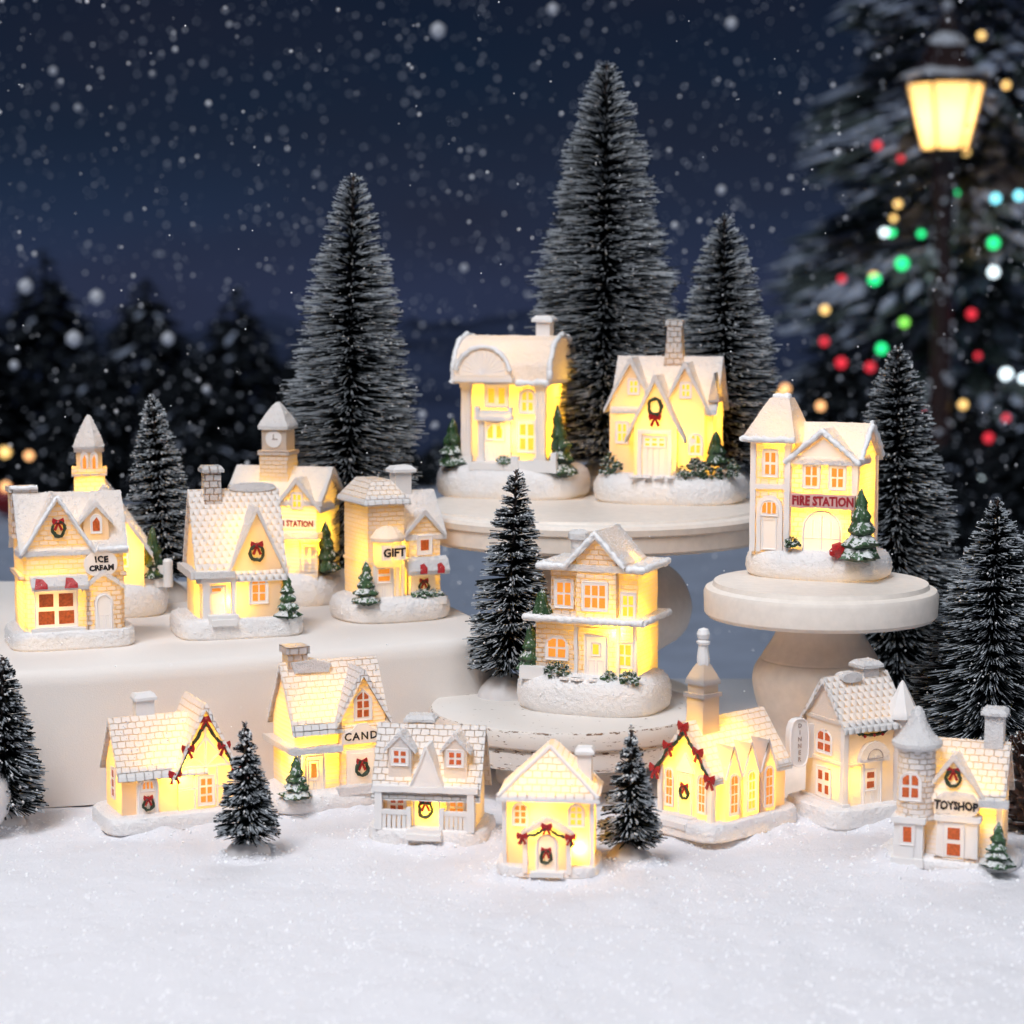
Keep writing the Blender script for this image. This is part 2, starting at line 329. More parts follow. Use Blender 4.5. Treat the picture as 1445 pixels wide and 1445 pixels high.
def text_geo(txt, size, ext=.6, jit=0.0, bold=.0, spacing=1.0):
    cu = bpy.data.curves.new('lettering', 'FONT'); cu.body = txt; cu.size = size; cu.extrude = ext; cu.align_x = 'CENTER'; cu.align_y = 'CENTER'; cu.offset = bold
    cu.space_character = spacing; cu.resolution_u = 2
    o = bpy.data.objects.new('lettering', cu); COL.objects.link(o); dg = bpy.context.evaluated_depsgraph_get()
    me = bpy.data.meshes.new_from_object(o.evaluated_get(dg)); g = Geo().add([tuple(v.co) for v in me.vertices], [list(p.vertices) for p in me.polygons])
    bpy.data.objects.remove(o); bpy.data.curves.remove(cu); bpy.data.meshes.remove(me)
    if jit: g.xf(lambda p: (p.x+jit*noise.noise(Vector((p.x*.12, p.y*.12, 1))), p.y+jit*noise.noise(Vector((p.x*.10, p.y*.12, 9))), p.z))
    return g

# ---------------------------------------------------------------- one lighted house
OCT = [(1, 0, 0), (-1, 0, 0), (0, 1, 0), (0, -1, 0), (0, 0, 1), (0, 0, -1)]; OCF = [(0, 2, 4), (2, 1, 4), (1, 3, 4), (3, 0, 4), (2, 0, 5), (1, 2, 5), (3, 1, 5), (0, 3, 5)]
HG = 'lighted miniature village houses'
class House:
    def __init__(s, name, label, px, py, z, yaw, cat='miniature house'):
        p, sc_ = at(px, py, z); s.k = 1/sc_; s.root = empty(name, p, R(yaw)); tag(s.root, label, cat, HG); s.parts = []; s.sol = []; s.late = []
    def part(s, name, mat, *geos, parent=None):
        s.parts.append((name, mat, parent)); i = len(s.parts)-1
        for g in geos:
            if isinstance(g, list):
                for q in g: s.sol.append((q, i))
            else: s.sol.append((g, i))
        return i
    def snow_edge(s, pts, r=3.2, parent=None):
        P = []
        for a, b in zip(pts[:-1], pts[1:]):
            a, b = Vector(a), Vector(b); m = max(1, int((b-a).length/4)); P += [a+(b-a)*q/m+Vector((random.uniform(-.5, .5), random.uniform(-.5, .5), random.uniform(-.9, .9))) for q in range(m)]
        s.extra('snow_edge', 'snow_solid', tube(P+[pts[-1]], [r*random.uniform(.8, 1.25) for _ in range(len(P)+1)], 7, .12), parent, 80)
    def each(s, name, mat, *geos):
        for g in geos: s.part(name, mat, g)
    def more(s, i, *geos):
        for g in geos: s.sol.append((g, i))
    def extra(s, name, mat, g, parent=None, smooth=35): s.late.append((name, mat, g, parent, smooth)); return ('late', len(s.late)-1)
    def win(s, face, u, z, w, h, nx=2, nz=2, shape='rect', lit='lit', fr=3.0, mul=1.8, name='window', t=1.6):
        f = F(face); i = s.part(name, 'trim', extr(SH[shape](u, z, w, h), f, -3, t))
        g = Geo(); iw, ih = w-2*fr, h-2*fr; pw, ph = (iw-(nx-1)*mul)/nx, (ih-(nz-1)*mul)/nz
        for a in range(nx):
            for b in range(nz):
                cu, cz = u-iw/2+pw/2+a*(pw+mul), z-ih/2+ph/2+b*(ph+mul); hw, hh = pw/2*random.uniform(.86, 1), ph/2*random.uniform(.86, 1)
                o = [(-hw, -hh), (hw, -hh), (hw, hh), (-hw, hh)]
                if b == nz-1 and shape == 'arch':
                    o = [(-hw, -hh), (hw, -hh), (hw, hh*.3 if a == nx-1 else hh), (hw*.2, hh), (-hw, hh*.3 if a == 0 else hh)]
                if b == nz-1 and shape == 'goth':
                    o = [(-hw, -hh), (hw, -hh), (hw if a < nx-1 else hw*.9, hh if a < nx-1 else -hh*.2), (-hw if a else -hw*.9, hh if a else -hh*.2)]
                o = [(cu+x+random.uniform(-.25, .25), cz+y+random.uniform(-.25, .25)) for x, y in o]
                g.join(extr(o, f, t-.4, t+.5))
        s.extra('pane', 'pane_'+lit, g, i); s.outline('frame', f, SH[shape](u, z, w, h), t+.1, .9, i); return i
    def outline(s, name, f, o, n, r, parent=None):
        P = []
        for a, b in zip(o, o[1:]+o[:1]):
            m = max(1, int(math.hypot(b[0]-a[0], b[1]-a[1])/6)); P += [f(a[0]+(b[0]-a[0])*q/m, a[1]+(b[1]-a[1])*q/m, n) for q in range(m)]
        return s.extra(name, 'trim_solid', tube(P, r, 5, .12, True), parent)
    def door(s, face, u, z0, w, h, shape='rect', panels=True, t=2.0, name='door', mat='trim'):
        f = F(face); i = s.part(name, mat, extr(SH[shape](u, z0+h/2, w+6, h+4), f, -3, t*.6), extr(SH[shape](u, z0+h/2, w, h), f, -3, t))
        if panels:
            for a in (-1, 1): s.outline('door_panel', f, o_rect(u+a*w*.22, z0+h*.27, w*.3, h*.36), t, .6, i)
        s.outline('door_frame', f, SH[shape](u, z0+h/2, w, h), t+.2, 1.2, i); return i
    def wreath(s, face, u, z, r=7, n=.8, top=True, parent=None, bow=True):
        f = F(face); pts = []
        for i in range(16):
            a = 2*PI*i/16; pts.append(f(u+r*.85*math.cos(a)*random.uniform(.9, 1.08), z+r*math.sin(a)*random.uniform(.9, 1.08), n+1.4))
        g = tube(pts, r*.24, 5, .5, True); k = s.extra('wreath', 'wreath_green', g, parent)
        if bow: s.bow(face, u, z+(r*1.0 if top else -r*1.25), r*.72, n+1.8, k)
        return k
    def bow(s, face, u, z, q, n=2, parent=None):
        f = F(face); g = Geo()
        for a in (-1, 1):
            g.join(extr([(u, z-.25*q), (u+a*q*.9, z-.75*q), (u+a*q*1.15, z), (u+a*q, z+.7*q), (u, z+.25*q)][::a], f, n-1.2, n+.9))
            g.join(extr([(u+a*.1*q, z), (u+a*.9*q, z-1.6*q), (u+a*.45*q, z-1.8*q), (u-a*.15*q, z-.3*q)][::a], f, n-1.2, n+.4))
        g.join(ico(f(u, z, n+.6), q*.33, 1, .1)); s.extra('bow', 'red', g, parent)
    def garland(s, face, pts, bows, q=5, n=1.4, rad=1.5, red_mix=True):
        f = F(face); P = []
        for (a, b) in zip(pts[:-1], pts[1:]):
            m = max(2, int(math.hypot(b[0]-a[0], b[1]-a[1])/3.2))
            for i in range(m):
                t = i/m; sag = -3.0*math.sin(PI*t); P.append(f(a[0]+(b[0]-a[0])*t+random.uniform(-.7, .7), a[1]+(b[1]-a[1])*t+sag+random.uniform(-.7, .7), n+random.uniform(0, .6)))
        P.append(f(*pts[-1], n)); k = s.extra('garland', 'wreath_green', tube(P, rad, 5, .5))
        for b in bows: s.bow(face, b[0], b[1], q, n+1.5, k)
    def text(s, face, u, z, txt, size, mat='black_paint', n=1.6, jit=1.2, bold=.35, parent=None, spacing=1.0, sy=1.0, rot=0):
        g = text_geo(txt, size, .5, jit, bold, spacing); f = F(face); c, sn = math.cos(rot), math.sin(rot)
        g.xf(lambda p: f(u+(p.x*c-p.y*sn), z+(p.x*sn+p.y*c)*sy, n+p.z)); return s.extra('lettering', mat, g, parent)
    def tree(s, x, y, z, h, r, tiers=4, mat='leaf_green', name='small_tree', lean=0):
        prof = [(r*.25, z-4)]
        for i in range(tiers):
            a = i/tiers; rr = r*(1-a)**.75; zz = z+h*(a*.92)
            prof += [(rr*1.0, zz+h*.015), (rr*1.03, zz+h*.06), (rr*.62, zz+h*.92/tiers*.86)]
        prof.append((r*.04, z+h)); g = lathe(prof, 22, x, y); sd = random.random()*50
        def w(p):
            a = math.atan2(p.y-y, p.x-x); q = 1+.5*noise.noise(Vector((math.cos(a)*2.4, math.sin(a)*2.4, p.z*.12+sd)))+.16*math.sin(7*a+p.z*.5)+.1*noise.noise(Vector((math.cos(a)*8, math.sin(a)*8, p.z*.5+sd)))
            return (x+(p.x-x)*q+lean*(p.z-z), y+(p.y-y)*q, p.z+2.0*noise.noise(Vector((math.cos(a)*3, math.sin(a)*3, p.z*.1+sd+9))))
        g.xf(w); return s.extra(name, mat, g, None, 60)
    def shrub(s, x, y, z, w, h, mat='leaf_green', d=None, name='shrub'):
        g = Geo(); d = d or w*.6
        for i in range(int(16+w*.7)):
            a = random.uniform(0, 2*PI); q = math.sqrt(random.random()); zz = random.random()
            g.join(ico((x+q*w/2*math.cos(a), y+q*d/2*math.sin(a), z+zz*h*(1-.5*q)), random.uniform(2, 3.6), 1, .35))
        for i in range(int(30+w*2)):          # little leaf blades
            a = random.uniform(0, 2*PI); e_ = random.uniform(-.1, 1.2); c = Vector((x+w/2*.85*math.cos(a)*math.cos(e_), y+d/2*.85*math.sin(a)*math.cos(e_), z+h*.85*math.sin(e_)+1))
            o = Vector((math.cos(a)*math.cos(e_), math.sin(a)*math.cos(e_), math.sin(e_)+random.uniform(-.3, .4))).normalized(); t = o.cross(Vector((0, 0, 1))).normalized(); q = random.uniform(2.4, 4.4)
            g.add([c-t*1.1, c+t*1.1, c+o*q, c+Vector((0, 0, 1.2))], [[0, 1, 2], [0, 3, 1], [1, 3, 2], [2, 3, 0]])
        return s.extra(name, mat, g)
    def path(s, x0, x1, y0, y1, z, n=10):
        g = Geo()
        for i in range(n):
            x = random.uniform(x0, x1); y = random.uniform(y0, y1); g.join(lathe([(1, z-2), (1, z+.7), (.8, z+1.3)], 7, x, y, random.uniform(4, 6), random.uniform(3.5, 5), 2.4, random.random()))
        s.extra('path_stone', 'trim_solid', g)
    def led(s, x, y, z, p, r=.25):
        d = bpy.data.lights.new('led_bulb', 'POINT'); d.energy = p*LED; d.color = LEDCOL; d.shadow_soft_size = r
        o = bpy.data.objects.new('led_bulb', d); COL.objects.link(o); o.parent = s.root; y -= 8 if p >= .8 else 0; o.location = (x*s.k, y*s.k, z*s.k)
    def build(s):
        # union of all the solids: one hollow cast shell, then split again into its parts
        tmp = bpy.data.collections.new('tmp'); COL.children.link(tmp); mats = [bpy.data.materials.new('slot') for _ in s.parts]; obs = []
        for j, (g, i) in enumerate(s.sol):
            sd = .013*((j*7) % 11)
            g2 = Geo().add([(x+sd*.7, y+sd*.31, z+sd*.5) for x, y, z in g.v], g.f); me = g2.mesh('t')
            for m_ in mats: me.materials.append(m_)
            for p in me.polygons: p.material_index = i
            o = bpy.data.objects.new('t', me); obs.append(o)
            (COL if j == 0 else tmp).objects.link(o)
        md = obs[0].modifiers.new('b', 'BOOLEAN'); md.operation = 'UNION'; md.operand_type = 'COLLECTION'; md.collection = tmp; md.solver = 'EXACT'; md.use_self = True
        try: md.material_mode = 'INDEX'
        except Exception: pass
        dg = bpy.context.evaluated_depsgraph_get(); me = bpy.data.meshes.new_from_object(obs[0].evaluated_get(dg))
        bm = bmesh.new(); bm.from_mesh(me); bmesh.ops.remove_doubles(bm, verts=bm.verts, dist=.02); bmesh.ops.triangulate(bm, faces=bm.faces)
        LM = 11.0
        for it in range(6):
            es = [e for e in bm.edges if e.calc_length() > LM]
            if not es: break
            bmesh.ops.subdivide_edges(bm, edges=es, cuts=1); bmesh.ops.triangulate(bm, faces=[f for f in bm.faces if len(f.verts) > 3])
        bm.normal_update(); k = s.k; faces = {}; off = random.random()*100
        for f in bm.faces:
            n = f.normal
            if abs(n.z) < .985: u = Vector((-n.y, n.x, 0)).normalized(); w = n.cross(u)
            else: u = Vector((1, 0, 0)); w = Vector((0, 1, 0))
            faces.setdefault(f.material_index, []).append(([v.index for v in f.verts], [(l.vert.co.dot(u)*k, l.vert.co.dot(w)*k) for l in f.loops]))
        co = []
        for v in bm.verts:
            p = v.co; q = p*.045+Vector((off, 0, 0)); dz = .9*noise.noise(q); dx = .8*noise.noise(q+Vector((9, 3, 1))); dy = .8*noise.noise(q+Vector((2, 7, 4)))
            if p.z < 1.5: dz = 0
            co.append(((p.x+dx)*k, (p.y+dy)*k, (p.z+dz)*k))
        bm.free(); objs = {}
        for i, (name, mat, par) in enumerate(s.parts):
            fl = faces.get(i, [])
            if not fl: print('EMPTY PART', s.root.name, name); continue
            mp_ = {}; vs = []; fs = []; uv = []
            for idx, uvs in fl:
                q = []
                for a in idx:
                    if a not in mp_: mp_[a] = len(vs); vs.append(co[a])
                    q.append(mp_[a])
                fs.append(q); uv += [c for t in uvs for c in t]
            me2 = bpy.data.meshes.new(name); me2.from_pydata(vs, [], fs); lay = me2.uv_layers.new(name='UVMap'); lay.data.foreach_set('uv', uv); me2.update(); finish(me2, 30)
            objs[i] = link(name, me2, mat, s.root)
        for i, (name, mat, par) in enumerate(s.parts):
            if par is not None and i in objs and par in objs: objs[i].parent = objs[par]
        late = []
        for name, mat, g, par, sm in s.late:
            o = link(name, g.mesh(name, s.k, sm), mat, s.root); late.append(o)
            if isinstance(par, tuple): o.parent = late[par[1]]
            elif par is not None and par in objs: o.parent = objs[par]
        V_ = []; F_ = []                      # loose grains of glitter snow lying on roofs and bases
        for i, o in objs.items():
            dn = {RN: 11, SB: 9, RS: 3.2, RC: 2.5}.get(s.parts[i][1], 0)
            if not dn: continue
            for p in o.data.polygons:
                lim = -.1 if s.parts[i][1] == SB else .18
                if p.normal.z < lim: continue
                m = dn*p.area*(1.25 if p.normal.z > .5 else .7); m = int(m)+(random.random() < m-int(m))
                if not m: continue
                a, b, c = [o.data.vertices[q].co for q in p.vertices[:3]]
                for _ in range(m):
                    u, w = random.random(), random.random()
                    if u+w > 1: u, w = 1-u, 1-w
                    q = a+(b-a)*u+(c-a)*w+p.normal*.01; r = random.uniform(.022, .055)*random.choice([1, 1, 1.5]); b0 = len(V_)
                    V_ += [(q.x+x*r, q.y+y*r, q.z+z*r) for x, y, z in OCT]; F_ += [[b0+h for h in t] for t in OCF]
        if V_:
            me3 = bpy.data.meshes.new('grains'); me3.from_pydata(V_, [], F_); g3 = link('snow_grains', finish(me3, 180), 'snow_solid', s.root); g3['kind'] = 'stuff'
        for o in obs: bpy.data.objects.remove(o)
        bpy.data.collections.remove(tmp)
        for m_ in mats: bpy.data.materials.remove(m_)
        tot = sum(len(o.data.polygons) for o in objs.values()); print('HOUSE', s.root.name, 'parts', len(objs)+len(late), 'tris', tot)

# ---------------------------------------------------------------- the setting
NEARZ = 0.0; BLOCKZ = 9.05; LOWZ = 5.1; FIREZ = 14.0; UPZ = 16.4; FARZ = -66.0
# snow sheet on the table: gentle drifts, kept level behind the first rows
PILES = [(at(px, py, 0)[0], w) for px, py, w in ((235, 1158, 4.1), (452, 1132, 3.5), (610, 1180, 3.6), (776, 1224, 3.0), (1020, 1164, 3.7), (1195, 1152, 3.2), (1342, 1214, 3.9), (350, 1206, 1.5), (888, 1216, 1.6), (2, 1166, 1.6))]
def snow_z(x, y):
    pile = 0
    for p, w in PILES:
        q = math.hypot(x-p.x, (y-p.y)*1.25)/w
        if q < 2: pile = max(pile, math.exp(-((q-1.02)/.22)**2)*(.42+.35*noise.noise(Vector((x*.9, y*.9, 4)))))
    a = noise.noise(Vector((x*.11, y*.09, 2)))*.5+noise.noise(Vector((x*.35, y*.3, 5)))*.22+noise.noise(Vector((x*1.3, y*1.2, 8)))*.07
    k = max(0., min(1., (150-y)/25)); return a*k-.12+pile+.05*noise.noise(Vector((x*3.1, y*3.1, 1)))*k
nx, ny = 480, 420; X = np.linspace(-75, 75, nx); Y = 72+(182-72)*np.linspace(0, 1, ny)
vs = [(x, y, snow_z(x, y)) for y in Y for x in X]
fs = [[j*nx+i, j*nx+i+1, (j+1)*nx+i+1, (j+1)*nx+i] for j in range(ny-1) for i in range(nx-1)]
me = bpy.data.meshes.new('snow'); me.from_pydata(vs, [], fs); finish(me, 180); tag(link('snow_ground', me, 'snow'), kind='structure')
tag(link('table', box(-76, 76, 70, 182.4, FARZ, -.9).mesh('table'), 'block_white'), kind='structure')
# far ground
n = 60; vs = []; fs = []
for j in range(n+1):
    for i in range(n+1):
        x = -4500+9000*i/n; y = 150+(j/n)**1.5*2150; vs.append((x, y, FARZ+6*noise.noise(Vector((x*.006, y*.006, 0)))))
for j in range(n):
    for i in range(n): a = j*(n+1)+i; fs.append([a, a+1, a+n+2, a+n+1])
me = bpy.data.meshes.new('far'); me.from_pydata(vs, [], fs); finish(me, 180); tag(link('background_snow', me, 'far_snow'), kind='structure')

v = []; f = []; n = 420
for i in range(n+1):
    x = -1500+3000*i/n; top = 6+42*noise.noise(Vector((x*.0024+5, 0, 0)))+22*noise.noise(Vector((x*.011, 3, 0)))+13*noise.noise(Vector((x*.06, 7, 0)))
    for y, z in ((1150, FARZ-3), (1300, -56), (1600, -25), (2000, top), (2600, top-30), (3000, FARZ-3)): v.append((x*1.6, y, z))
for i in range(n):
    for j in range(5): f.append([i*6+j, (i+1)*6+j, (i+1)*6+j+1, i*6+j+1])
me = bpy.data.meshes.new('hills'); me.from_pydata(v, [], f); tag(link('hills', finish(me, 180), 'hill_dark'), kind='structure')

# white display block with rounded corners
def rblock():
    A, _ = at(-120, 950, BLOCKZ); B, _ = at(690, 905, BLOCKZ)
    pts = []; fr = [at(x, y, BLOCKZ)[0] for x, y in ((-140, 955), (120, 944), (300, 932), (480, 918), (620, 906), (688, 900), (704, 896), (709, 890), (700, 881), (660, 861), (621, 843))]
    pts = [(p.x, p.y) for p in fr]+[(pts_x, 178) for pts_x in (-12, -46)]
    v = []; f = []; n = len(pts); cx = sum(p[0] for p in pts)/n; cy_ = sum(p[1] for p in pts)/n
    prof = [(0, 0), (0, BLOCKZ-1.1), (.12, BLOCKZ-.55), (.4, BLOCKZ-.16), (.85, BLOCKZ)]
    for ins, z in prof:
        for i in range(n):
            a = Vector(pts[i-1]); b = Vector(pts[i]); c = Vector(pts[(i+1) % n]); t = ((b-a).normalized()+(c-b).normalized()).normalized(); nn = Vector((-t.y, t.x)); q = b+nn*ins
            v.append((q.x, q.y, z))
    f = [list(range(n))[::-1], [(len(prof)-1)*n+i for i in range(n)]]+[[j*n+i, j*n+(i+1) % n, (j+1)*n+(i+1) % n, (j+1)*n+i] for j in range(len(prof)-1) for i in range(n)]
    return Geo().add(v, f).mesh('block', 1, 50)
tag(link('display_block', rblock(), 'block_white'), 'long white matte block with soft rounded edges carrying the five houses at left', 'display block')

def smooth_prof(p, m=5):
    o = []
    for i in range(len(p)-1):
        a, b, c, d = p[max(i-1, 0)], p[i], p[i+1], p[min(i+2, len(p)-1)]
        for q in range(m):
            t = q/m; o.append(tuple(.5*(2*b[k]+(c[k]-a[k])*t+(2*a[k]-5*b[k]+4*c[k]-d[k])*t*t+(3*b[k]-a[k]-3*c[k]+d[k])*t**3) for k in (0, 1)))
    return o+[p[-1]]
def stand(name, label, px, py, z, prof_top, prof_foot, mat):
    p, s_ = at(px, py, z); r = empty(name, (p.x, p.y, 0)); tag(r, label, 'cake stand', None)
    link('plate', lathe(prof_top, 96).mesh('plate', 1, 35), mat, r); link('pedestal', lathe(smooth_prof(prof_foot), 72).mesh('pedestal', 1, 60), mat, r); return p
# upper stand
RU = 14.3
pU = stand('cake_stand', 'large tall cream cake stand carrying two houses and two frosted trees', 838, 711, UPZ,
      [(RU-1.2, UPZ-2.6), (RU-.45, UPZ-2.55), (RU-.25, UPZ-2.3), (RU-.2, UPZ-1.15), (RU, UPZ-1.0), (RU+.05, UPZ-.55), (RU-.15, UPZ-.3), (RU-.5, UPZ-.2), (RU-.7, UPZ-.18), (RU-.8, UPZ)],
      [(8.5, -.1), (8.5, .8), (7.6, 1.4), (4.4, 2.4), (4.0, 3.4), (5.2, 4.6), (7.2, 6.0), (7.9, 7.6), (7.8, 9.0), (7.0, 10.6), (5.6, 11.7), (4.4, 12.3), (3.7, 12.9), (3.6, 13.6), (3.8, UPZ-2.58)], 'cream_paint')
RF = 7.9
pF = stand('cake_stand', 'small cream cake stand with a turned pedestal under the red lettered station', 1158, 820, FIREZ,
      [(RF-.9, FIREZ-2.4), (RF-.3, FIREZ-2.35), (RF-.08, FIREZ-2.1), (RF-.02, FIREZ-.75), (RF-.15, FIREZ-.45), (RF-.45, FIREZ-.32), (RF-.62, FIREZ-.3), (RF-.72, FIREZ)],
      [(4.6, -.1), (4.6, .15), (4.2, 1.2), (3.6, 2.3), (3.3, 3.2), (3.6, 4.2), (4.2, 5.6), (4.5, 7.0), (4.45, 7.9), (4.1, 8.6), (3.95, 8.75), (3.9, 8.9), (3.6, 9.4), (3.1, 10.2), (2.9, 11.0), (3.1, FIREZ-2.38)], 'cream_paint')
RL = 9.45
pL = stand('cake_stand', 'low shabby white round riser with chipped paint under the two storey brick house', 800, 994, LOWZ,
      [(RL-1.0, LOWZ-2.9), (RL-.5, LOWZ-2.8), (RL-.35, LOWZ-2.3), (RL-.35, LOWZ-1.6), (RL-.55, LOWZ-1.5), (RL-.55, LOWZ-1.35), (RL-.1, LOWZ-1.2), (RL, LOWZ-.9), (RL, LOWZ-.25), (RL-.12, LOWZ-.06), (RL-.3, LOWZ)],
      [(4.9, -.1), (4.9, .5), (4.6, .9), (4.5, LOWZ-2.86)], 'shabby_paint')

# ---------------------------------------------------------------- houses, from the left
WS, WB, WP, WT = 'wall_siding', 'wall_brick', 'wall_plain', 'wall_stone'
RS, RC, RN, SB, TR = 'roof_shingle', 'roof_scallop', 'roof_snow', 'snow_base', 'trim'
def ice_cream():
    h = House('ice_cream_house', 'glowing house signed ICE CREAM with four orange panes, leftmost on the white block', 98, 906, BLOCKZ, 20)
    h.part('base', SB, mound(172, 140, 26, True)); f = ('f', -50)
    h.part('wall', WB, gable(-68, 70, -50, 50, 20, 142, 206, 'x'), gable(-64, 22, -56, 0, 20, 140, 208, 'y'), box(-74, 74, -52, 52, 98, 103))
    h.part('roof', RN, roof(-68, 70, -50, 50, 142, 206, 'x', 9, 7, 6))
    h.part('gable_roof', RN, roof(-64, 22, -56, 0, 140, 208, 'y', 8, 6, 5))
    h.part('dormer', WP, gable(16, 50, -50, 0, 130, 178, 198, 'y')); h.part('dormer_roof', RN, roof(16, 50, -48, 0, 178, 198, 'y', 6, 5, 5))
    h.part('chimney', WT, box(-76, -42, 0, 36, 150, 216), box(-79, -39, -3, 39, 214, 221))
    h.win(('f', -50), 33, 172, 15, 26, 1, 1, 'arch', 'dim', 2.2)
    i = h.part('sign', TR, extr(o_oval(37, 117, 46, 34), f, -3, 9)); h.text(f, 38, 123, 'ICE', 12, n=9.3, parent=i, spacing=1.1, bold=.5); h.text(f, 38, 111, 'CREAM', 10.5, n=9.3, parent=i, bold=.5)
    g = ('f', -56); h.win(g, -25, 57, 58, 52, 2, 2, 'rect', 'dim', 4.5, 5)
    a = h.part('awning', RN, extr([(-56, 104), (-56, 96), (-70, 84), (-72, 90), (-64, 102)], lambda u, w, n: (n, u, w), -60, 18))
    for u in (-47, -6): h.extra('awning_stripe', 'red', extr([(u-9, 87), (u+9, 87), (u+9, 93), (u+3, 100), (u-6, 101)], lambda u, w, n: (u, -72.6+max(0, w-90)*.667-n, w), -1, 1), a)
    h.wreath(('f', -56), -20, 168, 10); h.snow_edge([(-72, -61, 134), (-21, -61, 213), (30, -61, 134)], 2.6); h.snow_edge([(32, -60, 138), (76, -60, 138)], 3.4); h.snow_edge([(-78, -3, 221), (-40, -3, 221)], 3)
    h.part('porch', WB, gable(16, 64, -60, -20, 20, 84, 104, 'y')); h.part('porch_roof', RN, roof(16, 64, -60, -30, 84, 104, 'y', 6, 5, 4))
    h.door(('f', -60), 40, 22, 20, 52, 'arch'); h.part('step', TR, box(-60, 14, -64, -50, 18, 30), box(22, 58, -68, -55, 16, 24))
    h.led(-38, -12, 62, 1.25); h.led(20, 10, 130, .35); h.build()
def chapel():
    h = House('chapel', 'glowing chapel with a pointed snow capped bell tower, behind the ice cream house', 152, 864, BLOCKZ, 10)
    h.part('base', SB, mound(168, 130, 46)); f = ('f', -50)
    h.part('wall', WP, gable(-55, 52, -50, 45, 36, 100, 178, 'y')); h.part('roof', RN, roof(-55, 52, -50, 45, 100, 178, 'y', 12, 6, 6))
    h.part('tower', WB, box(-42, 0, -30, 10, 120, 196), box(-45, 3, -33, 13, 196, 206)); h.part('belfry', WP, lathe([(19, 200), (19, 232)], 8, -21, -10, ph=.5), lathe([(22, 228), (22, 234)], 8, -21, -10, ph=.5))
    h.part('spire', RN, lathe([(21, 230), (23, 236), (20, 246), (12, 262), (5, 276), (2, 280)], 8, -21, -10, ph=.5))
    for a in (-27, -14): h.win(('f', -28.2), a, 216, 9, 24, 1, 1, 'arch', 'lit', 2)
    h.part('low_wall', TR, box(30, 84, -40, -34, 40, 70)); h.part('wall_post', TR, lathe([(7, 40), (7, 76), (5, 79)], 12, 84, -38))
    h.win(f, 20, 90, 22, 40, 2, 3, 'goth', 'bright'); h.door(f, -14, 40, 26, 50, 'arch'); h.tree(64, -30, 52, 72, 17, 4)
    h.led(20, -15, 85, 1.6); h.led(-20, -5, 170, .5); h.build()
def cottage():
    h = House('shingle_cottage', 'cottage with steep fish scale roof and one gable, in the middle of the white block', 333, 891, BLOCKZ, 18)
    h.part('base', SB, mound(176, 138, 28, True)); f = ('f', -50)
    h.part('wall', WP, gable(-60, 58, -50, 50, 20, 98, 196, 'x'), gable(-14, 54, -56, 0, 20, 100, 176, 'y'))
    h.part('roof', RC, roof(-60, 58, -50, 50, 98, 196, 'x', 10, 7, 5)); h.part('snow_skirt', RN, box(-68, -12, -66, -50, 86, 94), box(-72, -60, -58, 58, 84, 94))
    h.part('gable_roof', RN, roof(-14, 54, -56, 0, 100, 176, 'y', 7, 6, 5))
    h.part('chimney', WT, *cap_chimney(-32, 0, 24, 24, 170, 236, 4)); h.part('ridge_snow', RN, extr(o_oval(25, 204, 66, 12), lambda u, w, n: (u, n, w), -6, 6))
    h.each('porch_post', TR, box(-56, -46, -58, -48, 22, 88), box(-16, -10, -60, -48, 22, 92)); h.part('porch_beam', TR, box(-58, -10, -60, -50, 78, 86)); h.door(f, -36, 26, 24, 46, 'rect')
    h.win(f, -36, 84-16, 16, 9, 1, 1, 'rect', 'lit', 2, t=2.4)
    h.win(('f', -56), 22, 68, 26, 42, 2, 3, 'goth', 'lit', 4); h.wreath(('f', -56), 20, 118, 11)
    h.part('step', TR, box(-50, -8, -68, -50, 22, 34), box(-46, -12, -74, -60, 20, 29)); h.tree(62, -56, 26, 62, 17, 5, 'leaf_snowy')
    h.led(-22, -34, 52, .95); h.led(5, -5, 130, .4); h.build()
def train():
    h = House('train_station', 'glowing station signed TRAIN STATION with a square clock tower, behind the shingle cottage', 418, 846, BLOCKZ, -14)
    h.part('base', SB, mound(146, 130, 44)); f = ('f', -45)
    h.part('wall', WS, gable(-74, 50, -45, 45, 34, 146, 182, 'x'), gable(-6, 50, -52, 0, 34, 138, 172, 'y'))
    h.part('roof', RN, roof(-78, 50, -45, 45, 146, 182, 'x', 9, 7, 8), roof(-6, 50, -52, 0, 138, 172, 'y', 7, 5, 6))
    h.part('tower', WB, box(-43, -1, -26, 14, 150, 208), box(-45, 1, -28, 16, 206, 212)); h.part('clock_stage', WP, box(-40, -4, -23, 11, 208, 244))
    h.part('tower_cap', RN, lathe([(30, 241), (31, 246), (26, 254), (18, 264), (9, 274), (3, 279)], 4, -22, -6, ph=.5))
    h.part('clock', TR, extr(o_oval(-22, 228, 24, 24, 20, 2), ('f', -23) and F(('f', -23)), -3, 1.5)); h.extra('clock_hand', 'groove', extr(o_rect(-20, 228, 8, 1.6), F(('f', -23)), 1.4, 2.1).join(extr(o_rect(-22, 231, 1.6, 8), F(('f', -23)), 1.4, 2.1)))
    i = h.part('sign', TR, extr(o_rect(10, 114, 78, 14), F(('f', -52)), -8, 1.6)); h.text(('f', -52), 11, 114, 'TRAIN STATION', 9.4, 'red_paint', 2.0, 1, .3, i, sy=1.2)
    h.part('canopy', RN, box(-70, 56, -66, -44, 94, 102)); h.win(('f', -52), 22, 146, 16, 22, 2, 2, 'rect', 'bright', 2.5); h.door(f, 10, 40, 30, 52); h.win(f, 36, 72, 20, 32, 2, 2, 'rect', 'bright')
    h.tree(56, -34, 48, 68, 18, 4); h.led(26, -20, 90, 1.5); h.led(-35, 0, 140, .5); h.build()
